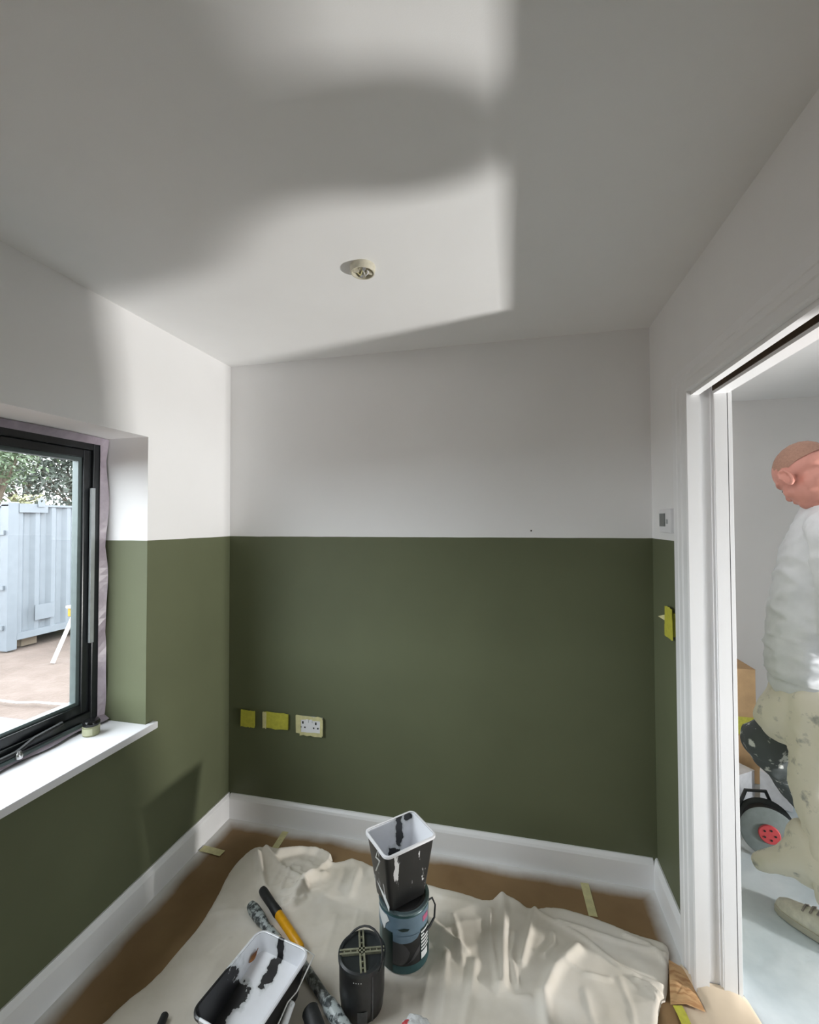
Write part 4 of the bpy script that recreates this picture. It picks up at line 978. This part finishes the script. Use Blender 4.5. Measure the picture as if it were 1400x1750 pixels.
def shoe(name, toe, direc, parent, mats=('shoe_white', 'sole_grey', 'shoe_lace')):
    d = Vector((direc[0], direc[1], 0)).normalized(); w = Vector((-d.y, d.x, 0)); toe = Vector(toe); z0 = toe.z
    prof = [(0.0, 0.026, 0.034), (0.02, 0.040, 0.046), (0.06, 0.047, 0.058), (0.11, 0.046, 0.074), (0.16, 0.041, 0.092), (0.21, 0.038, 0.098), (0.26, 0.037, 0.095), (0.285, 0.028, 0.080)]
    mb = MB(); rows = []
    for t, hw, h in prof:
        c = toe-d*t; rows.append([c+w*(hw*math.cos(a))+Vector((0, 0, 0.018+max(0, math.sin(a))*(h-0.018) - (0.006 if math.sin(a) < 0 else 0))) for a in [2*PI*k/16 for k in range(16)]])
    mb.rings([[tuple(q) for q in r] for r in rows]); up_ = mb.build(name, mats[0], parent, smooth=True, angle=80)
    mb = MB(); rows = []
    for zz in (0.0, 0.022):
        pts_ = [toe-d*t+w*(hw+0.005) for t, hw, h in prof]+[toe-d*t-w*(hw+0.005) for t, hw, h in prof[::-1]]
        rows.append([(q.x, q.y, z0+zz) for q in pts_])
    mb.rings(rows); mb.build('sole', mats[1], up_)
    for k in range(4):
        t = 0.085+0.022*k; h = 0.066+0.009*k; c = toe-d*t
        MB().tube([c+w*0.026+Vector((0, 0, h-0.006)), c+Vector((0, 0, h+0.006)), c-w*0.026+Vector((0, 0, h-0.006))], 0.0035, 6).build('lace', mats[2], up_, smooth=True)
    return up_

# ---- painter in the hall
pt = thing('person', 'painter in grey sweatshirt and paint-stained cream trousers looking down in the hall', 'person', (2.50, -0.02, 0.006))
pt_o = pt.location.copy()
def py_(px, py, y=0.0):
    return on(1, y, px, py) - pt_o
hc = py_(1374, 813, 0.0)
fh = Vector((-0.36, 0.93, 0)).normalized()
fdir = fh*0.72+Vector((0, 0, -0.69)); updir = fh*0.69+Vector((0, 0, 0.72))
hseg, hell, HP, HM = head_parts(hc, fdir, updir, 1.02)
neck = py_(1422, 882, 0.0); chest = py_(1412, 960, 0.03); belly = py_(1388, 1105, 0.03); hip = py_(1392, 1205, 0.03)
nsh = py_(1432, 915, -0.14); fsh = py_(1412, 905, 0.20)
nel = py_(1440, 1075, -0.12); nwr = py_(1452, 1190, -0.06); fel = py_(1412, 1060, 0.22); fwr = py_(1405, 1150, 0.14)
nhp = py_(1412, 1215, -0.05); fhp = py_(1380, 1212, 0.12)
nkn = py_(1400, 1345, -0.04); nan = py_(1400, 1520, -0.06)
fkn = py_(1314, 1268, 0.16); fan = py_(1352, 1450, 0.20)
segs = [(hc+HM @ Vector((-0.02, 0, -0.05)), neck, 0.062, 0.066), (neck, chest, 0.075, 0.12), (chest, belly, 0.12, 0.115), (belly, hip, 0.115, 0.12),
        (nsh, nel, 0.050, 0.042), (nel, nwr, 0.042, 0.028), (fsh, fel, 0.050, 0.042), (fel, fwr, 0.042, 0.028), (neck, nsh, 0.06, 0.055), (neck, fsh, 0.06, 0.055),
        (nhp, nkn, 0.082, 0.058), (nkn, nan, 0.056, 0.040), (fhp, fkn, 0.082, 0.058), (fkn, fan, 0.056, 0.040)]+hseg
NTOE = Vector((fl(1331, 1552).x, fl(1331, 1552).y, 0.006))-pt_o; NTOE.z = 0.0
ndir = Vector((-0.50, 0.62, 0)).normalized()
FTOE = Vector((2.66, 0.47, 0))-pt_o; FTOE.z = 0.0; fdir2 = Vector((-0.8, 0.5, 0)).normalized()
nan2 = NTOE-ndir*0.20+Vector((0, 0, 0.09)); fan2 = FTOE-fdir2*0.20+Vector((0, 0, 0.09))
segs[11] = (nkn, nan2, 0.056, 0.040); segs[13] = (fkn, fan2, 0.056, 0.040)
segs += [(nan2-Vector((0, 0, 0.02)), NTOE-ndir*0.06+Vector((0, 0, 0.028)), 0.030, 0.016), (fan2-Vector((0, 0, 0.02)), FTOE-fdir2*0.06+Vector((0, 0, 0.028)), 0.030, 0.016)]
hand(segs, nwr, (nwr-nel), Vector((-0.5, 0.8, 0)), 1.0, 0.5); hand(segs, fwr, (fwr-fel), Vector((0.3, -0.6, 0)), 1.0, 0.5)
body = remeshed('body', capsules(segs, hell), 0.0055, 'skin', pt, 2)
face_details(HP, HM, body, 1.02)
# cropped hair: thin cap over the back and top of the skull
bm = capsules([], [(HP(-0.020, 0, 0.037), (0.100, 0.0795, 0.086), HM)])
for v_ in list(bm.verts):
    l_ = HM.transposed() @ (v_.co-Vector(hc))
    if l_.z < 0.012+0.045*max(0, l_.x/0.08) or (l_.x > 0.050): bm.verts.remove(v_)
me = bpy.data.meshes.new('hair'); bm.to_mesh(me); bm.free(); me.materials.append(MATS['stubble'])
for f_ in me.polygons: f_.use_smooth = True
ho = bpy.data.objects.new('hair', me); COL.objects.link(ho); ho.parent = pt
# sweatshirt
wr_n = lambda amp, sc, off=0.0: (lambda co: amp*(mnoise.noise((co.x*sc+off, co.y*sc, co.z*sc*0.55))+0.6*mnoise.noise((co.x*sc*2.3, co.y*sc*2.3+off, co.z*sc*1.6))))
sh = [(py_(1424, 852, -0.01), neck, 0.080, 0.092), (neck, chest, 0.10, 0.148), (chest, belly, 0.148, 0.150), (belly, py_(1390, 1142, 0.03), 0.150, 0.158), (py_(1390, 1142, 0.03), py_(1392, 1172, 0.03), 0.155, 0.130),
      (neck, nsh, 0.085, 0.085), (neck, fsh, 0.085, 0.085), (nsh, nel, 0.078, 0.070), (nel, nwr, 0.068, 0.046), (fsh, fel, 0.078, 0.070), (fel, fwr, 0.066, 0.046)]
def sweat_disp(co):
    base = 0.013*mnoise.noise((co.x*9+3, co.y*9, co.z*5))
    a1 = co.x*0.55+co.y*0.25+co.z*0.35
    rd = (1-min(1, 2.4*abs(mnoise.noise((a1*26, co.z*3.0, co.y*6)))))**2
    waist = math.exp(-((co.z-0.97)/0.10)**2)
    cr = (1-min(1, 2.6*abs(mnoise.noise((co.x*7+5, co.y*7, co.z*24)))))**2
    return base+0.008*rd*(1-0.6*waist)+0.008*cr*waist-0.008*math.exp(-((co.z-0.872)/0.006)**2)
remeshed('sweatshirt', capsules(sh), 0.0085, 'sweat_cloth', pt, 4, sweat_disp)
# trousers: baggy seat, two legs, wide bunched hem
ty = [(hip+Vector((0, 0, 0.04)), hip, 0.135, 0.145), (hip, nhp, 0.140, 0.120), (hip, fhp, 0.140, 0.120), (nhp, nkn, 0.120, 0.088), (nkn, nan2+Vector((0, 0, 0.06)), 0.086, 0.080),
      (py_(1345, 1208, 0.05), py_(1312, 1224, 0.06), 0.085, 0.052), (py_(1350, 1240, 0.05), py_(1325, 1240, 0.07), 0.075, 0.050)]
remeshed('trousers', capsules(ty), 0.010, 'trouser_cloth', pt, 5, wr_n(0.012, 11, 1.0))
hm = [(nan2+Vector((0, 0, 0.16)), py_(1358, 1462, -0.03), 0.080, 0.060), (py_(1352, 1468, -0.03), py_(1300, 1476, 0.0), 0.056, 0.030), (py_(1385, 1440, -0.04), py_(1390, 1490, -0.06), 0.075, 0.06)]
remeshed('trouser_hem', capsules(hm), 0.010, 'trouser_cloth', pt, 5, wr_n(0.012, 12, 6.0))
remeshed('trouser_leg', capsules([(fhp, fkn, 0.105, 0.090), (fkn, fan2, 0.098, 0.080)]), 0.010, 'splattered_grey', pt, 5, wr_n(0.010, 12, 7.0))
shoe('shoe', NTOE, ndir, pt); shoe('shoe', FTOE, fdir2, pt)

# ---- second person standing in the doorway; the head and shoulders shade part of the ceiling light
s_o = Vector((2.36, -1.005, 0.006)); sp = thing('person', 'person in dark clothes standing upright just outside the doorway', 'person', s_o, 0); sp.scale = (1.04, 1.04, 1.04)
f2 = Vector((-0.75, -0.66, 0)).normalized(); l2 = Vector((0, 0, 1)).cross(f2)
V2 = lambda f_, l_, z: f2*f_+l2*l_+Vector((0, 0, z))
h2 = V2(0.02, 0, 1.440)
FT = lambda s_: Vector((0.04, 0.26, 0)) if s_ < 0 else Vector((0.0, 0.12, 0))
KN = lambda s_: Vector((0.02, 0.21, 0.47)) if s_ < 0 else Vector((0.0, 0.10, 0.47))
hs2, he2, HP2, HM2 = head_parts(h2, f2+Vector((0, 0, -0.1)), (0, 0, 1), 0.95)
sg = [(h2+V2(-0.02, 0, -0.05), V2(0, 0, 1.36), 0.05, 0.055), (V2(0, 0, 1.34), V2(0, 0, 1.2), 0.09, 0.11), (V2(0, 0, 1.2), V2(0, 0, 0.9), 0.11, 0.11)]+hs2
cl_ = [(V2(0, 0, 1.33), V2(0, 0, 1.18), 0.09, 0.13), (V2(0, 0, 1.18), V2(0, 0, 0.86), 0.13, 0.14)]; tr2 = [(V2(0, 0, 0.92), V2(0, 0, 0.85), 0.13, 0.14)]
for s_ in (-1, 1):
    S_ = V2(0, s_*0.17, 1.29); E_ = V2(-0.02, s_*0.23, 1.02); W_ = V2(0.06, s_*0.22, 0.80)
    sg += [(V2(0, 0, 1.32), S_, 0.06, 0.05), (S_, E_, 0.045, 0.038), (E_, W_, 0.038, 0.026), (V2(0, s_*0.08, 0.86), KN(s_), 0.08, 0.055), (KN(s_), FT(s_)+Vector((0, 0, 0.09)), 0.052, 0.038), (FT(s_)+Vector((0, 0, 0.08)), FT(s_)+f2*0.12+Vector((0, 0, 0.028)), 0.032, 0.016)]
    hand(sg, W_, V2(0.2, 0, -1), l2*(-s_), 0.9, 0.4)
    cl_ += [(V2(0, 0, 1.31), S_, 0.085, 0.068), (S_, E_, 0.066, 0.056), (E_, W_, 0.055, 0.040)]
    tr2 += [(V2(0, s_*0.07, 0.86), KN(s_), 0.105, 0.082), (KN(s_), FT(s_)+Vector((0, 0, 0.10)), 0.082, 0.070)]
b2 = remeshed('body', capsules(sg, he2), 0.009, 'skin', sp, 3); face_details(HP2, HM2, b2, 0.95)
bm = capsules([], [(HP2(-0.020, 0, 0.030), (0.104, 0.083, 0.096), HM2)])
for v_ in list(bm.verts):
    l_ = HM2.transposed() @ (v_.co-Vector(h2))
    if l_.z < -0.03 or l_.x > 0.055: bm.verts.remove(v_)
me = bpy.data.meshes.new('hair'); bm.to_mesh(me); bm.free(); me.materials.append(MATS['bark']); o = bpy.data.objects.new('hair', me); COL.objects.link(o); o.parent = sp
remeshed('jumper', capsules(cl_), 0.012, 'dark_clothes', sp, 5, wr_n(0.006, 10)); remeshed('trousers', capsules(tr2), 0.012, 'dark_clothes', sp, 5, wr_n(0.006, 10))
for s_ in (-1, 1): shoe('shoe', FT(s_)+f2*0.20, f2, sp, ('reel_dark', 'sole_grey', 'shoe_lace'))
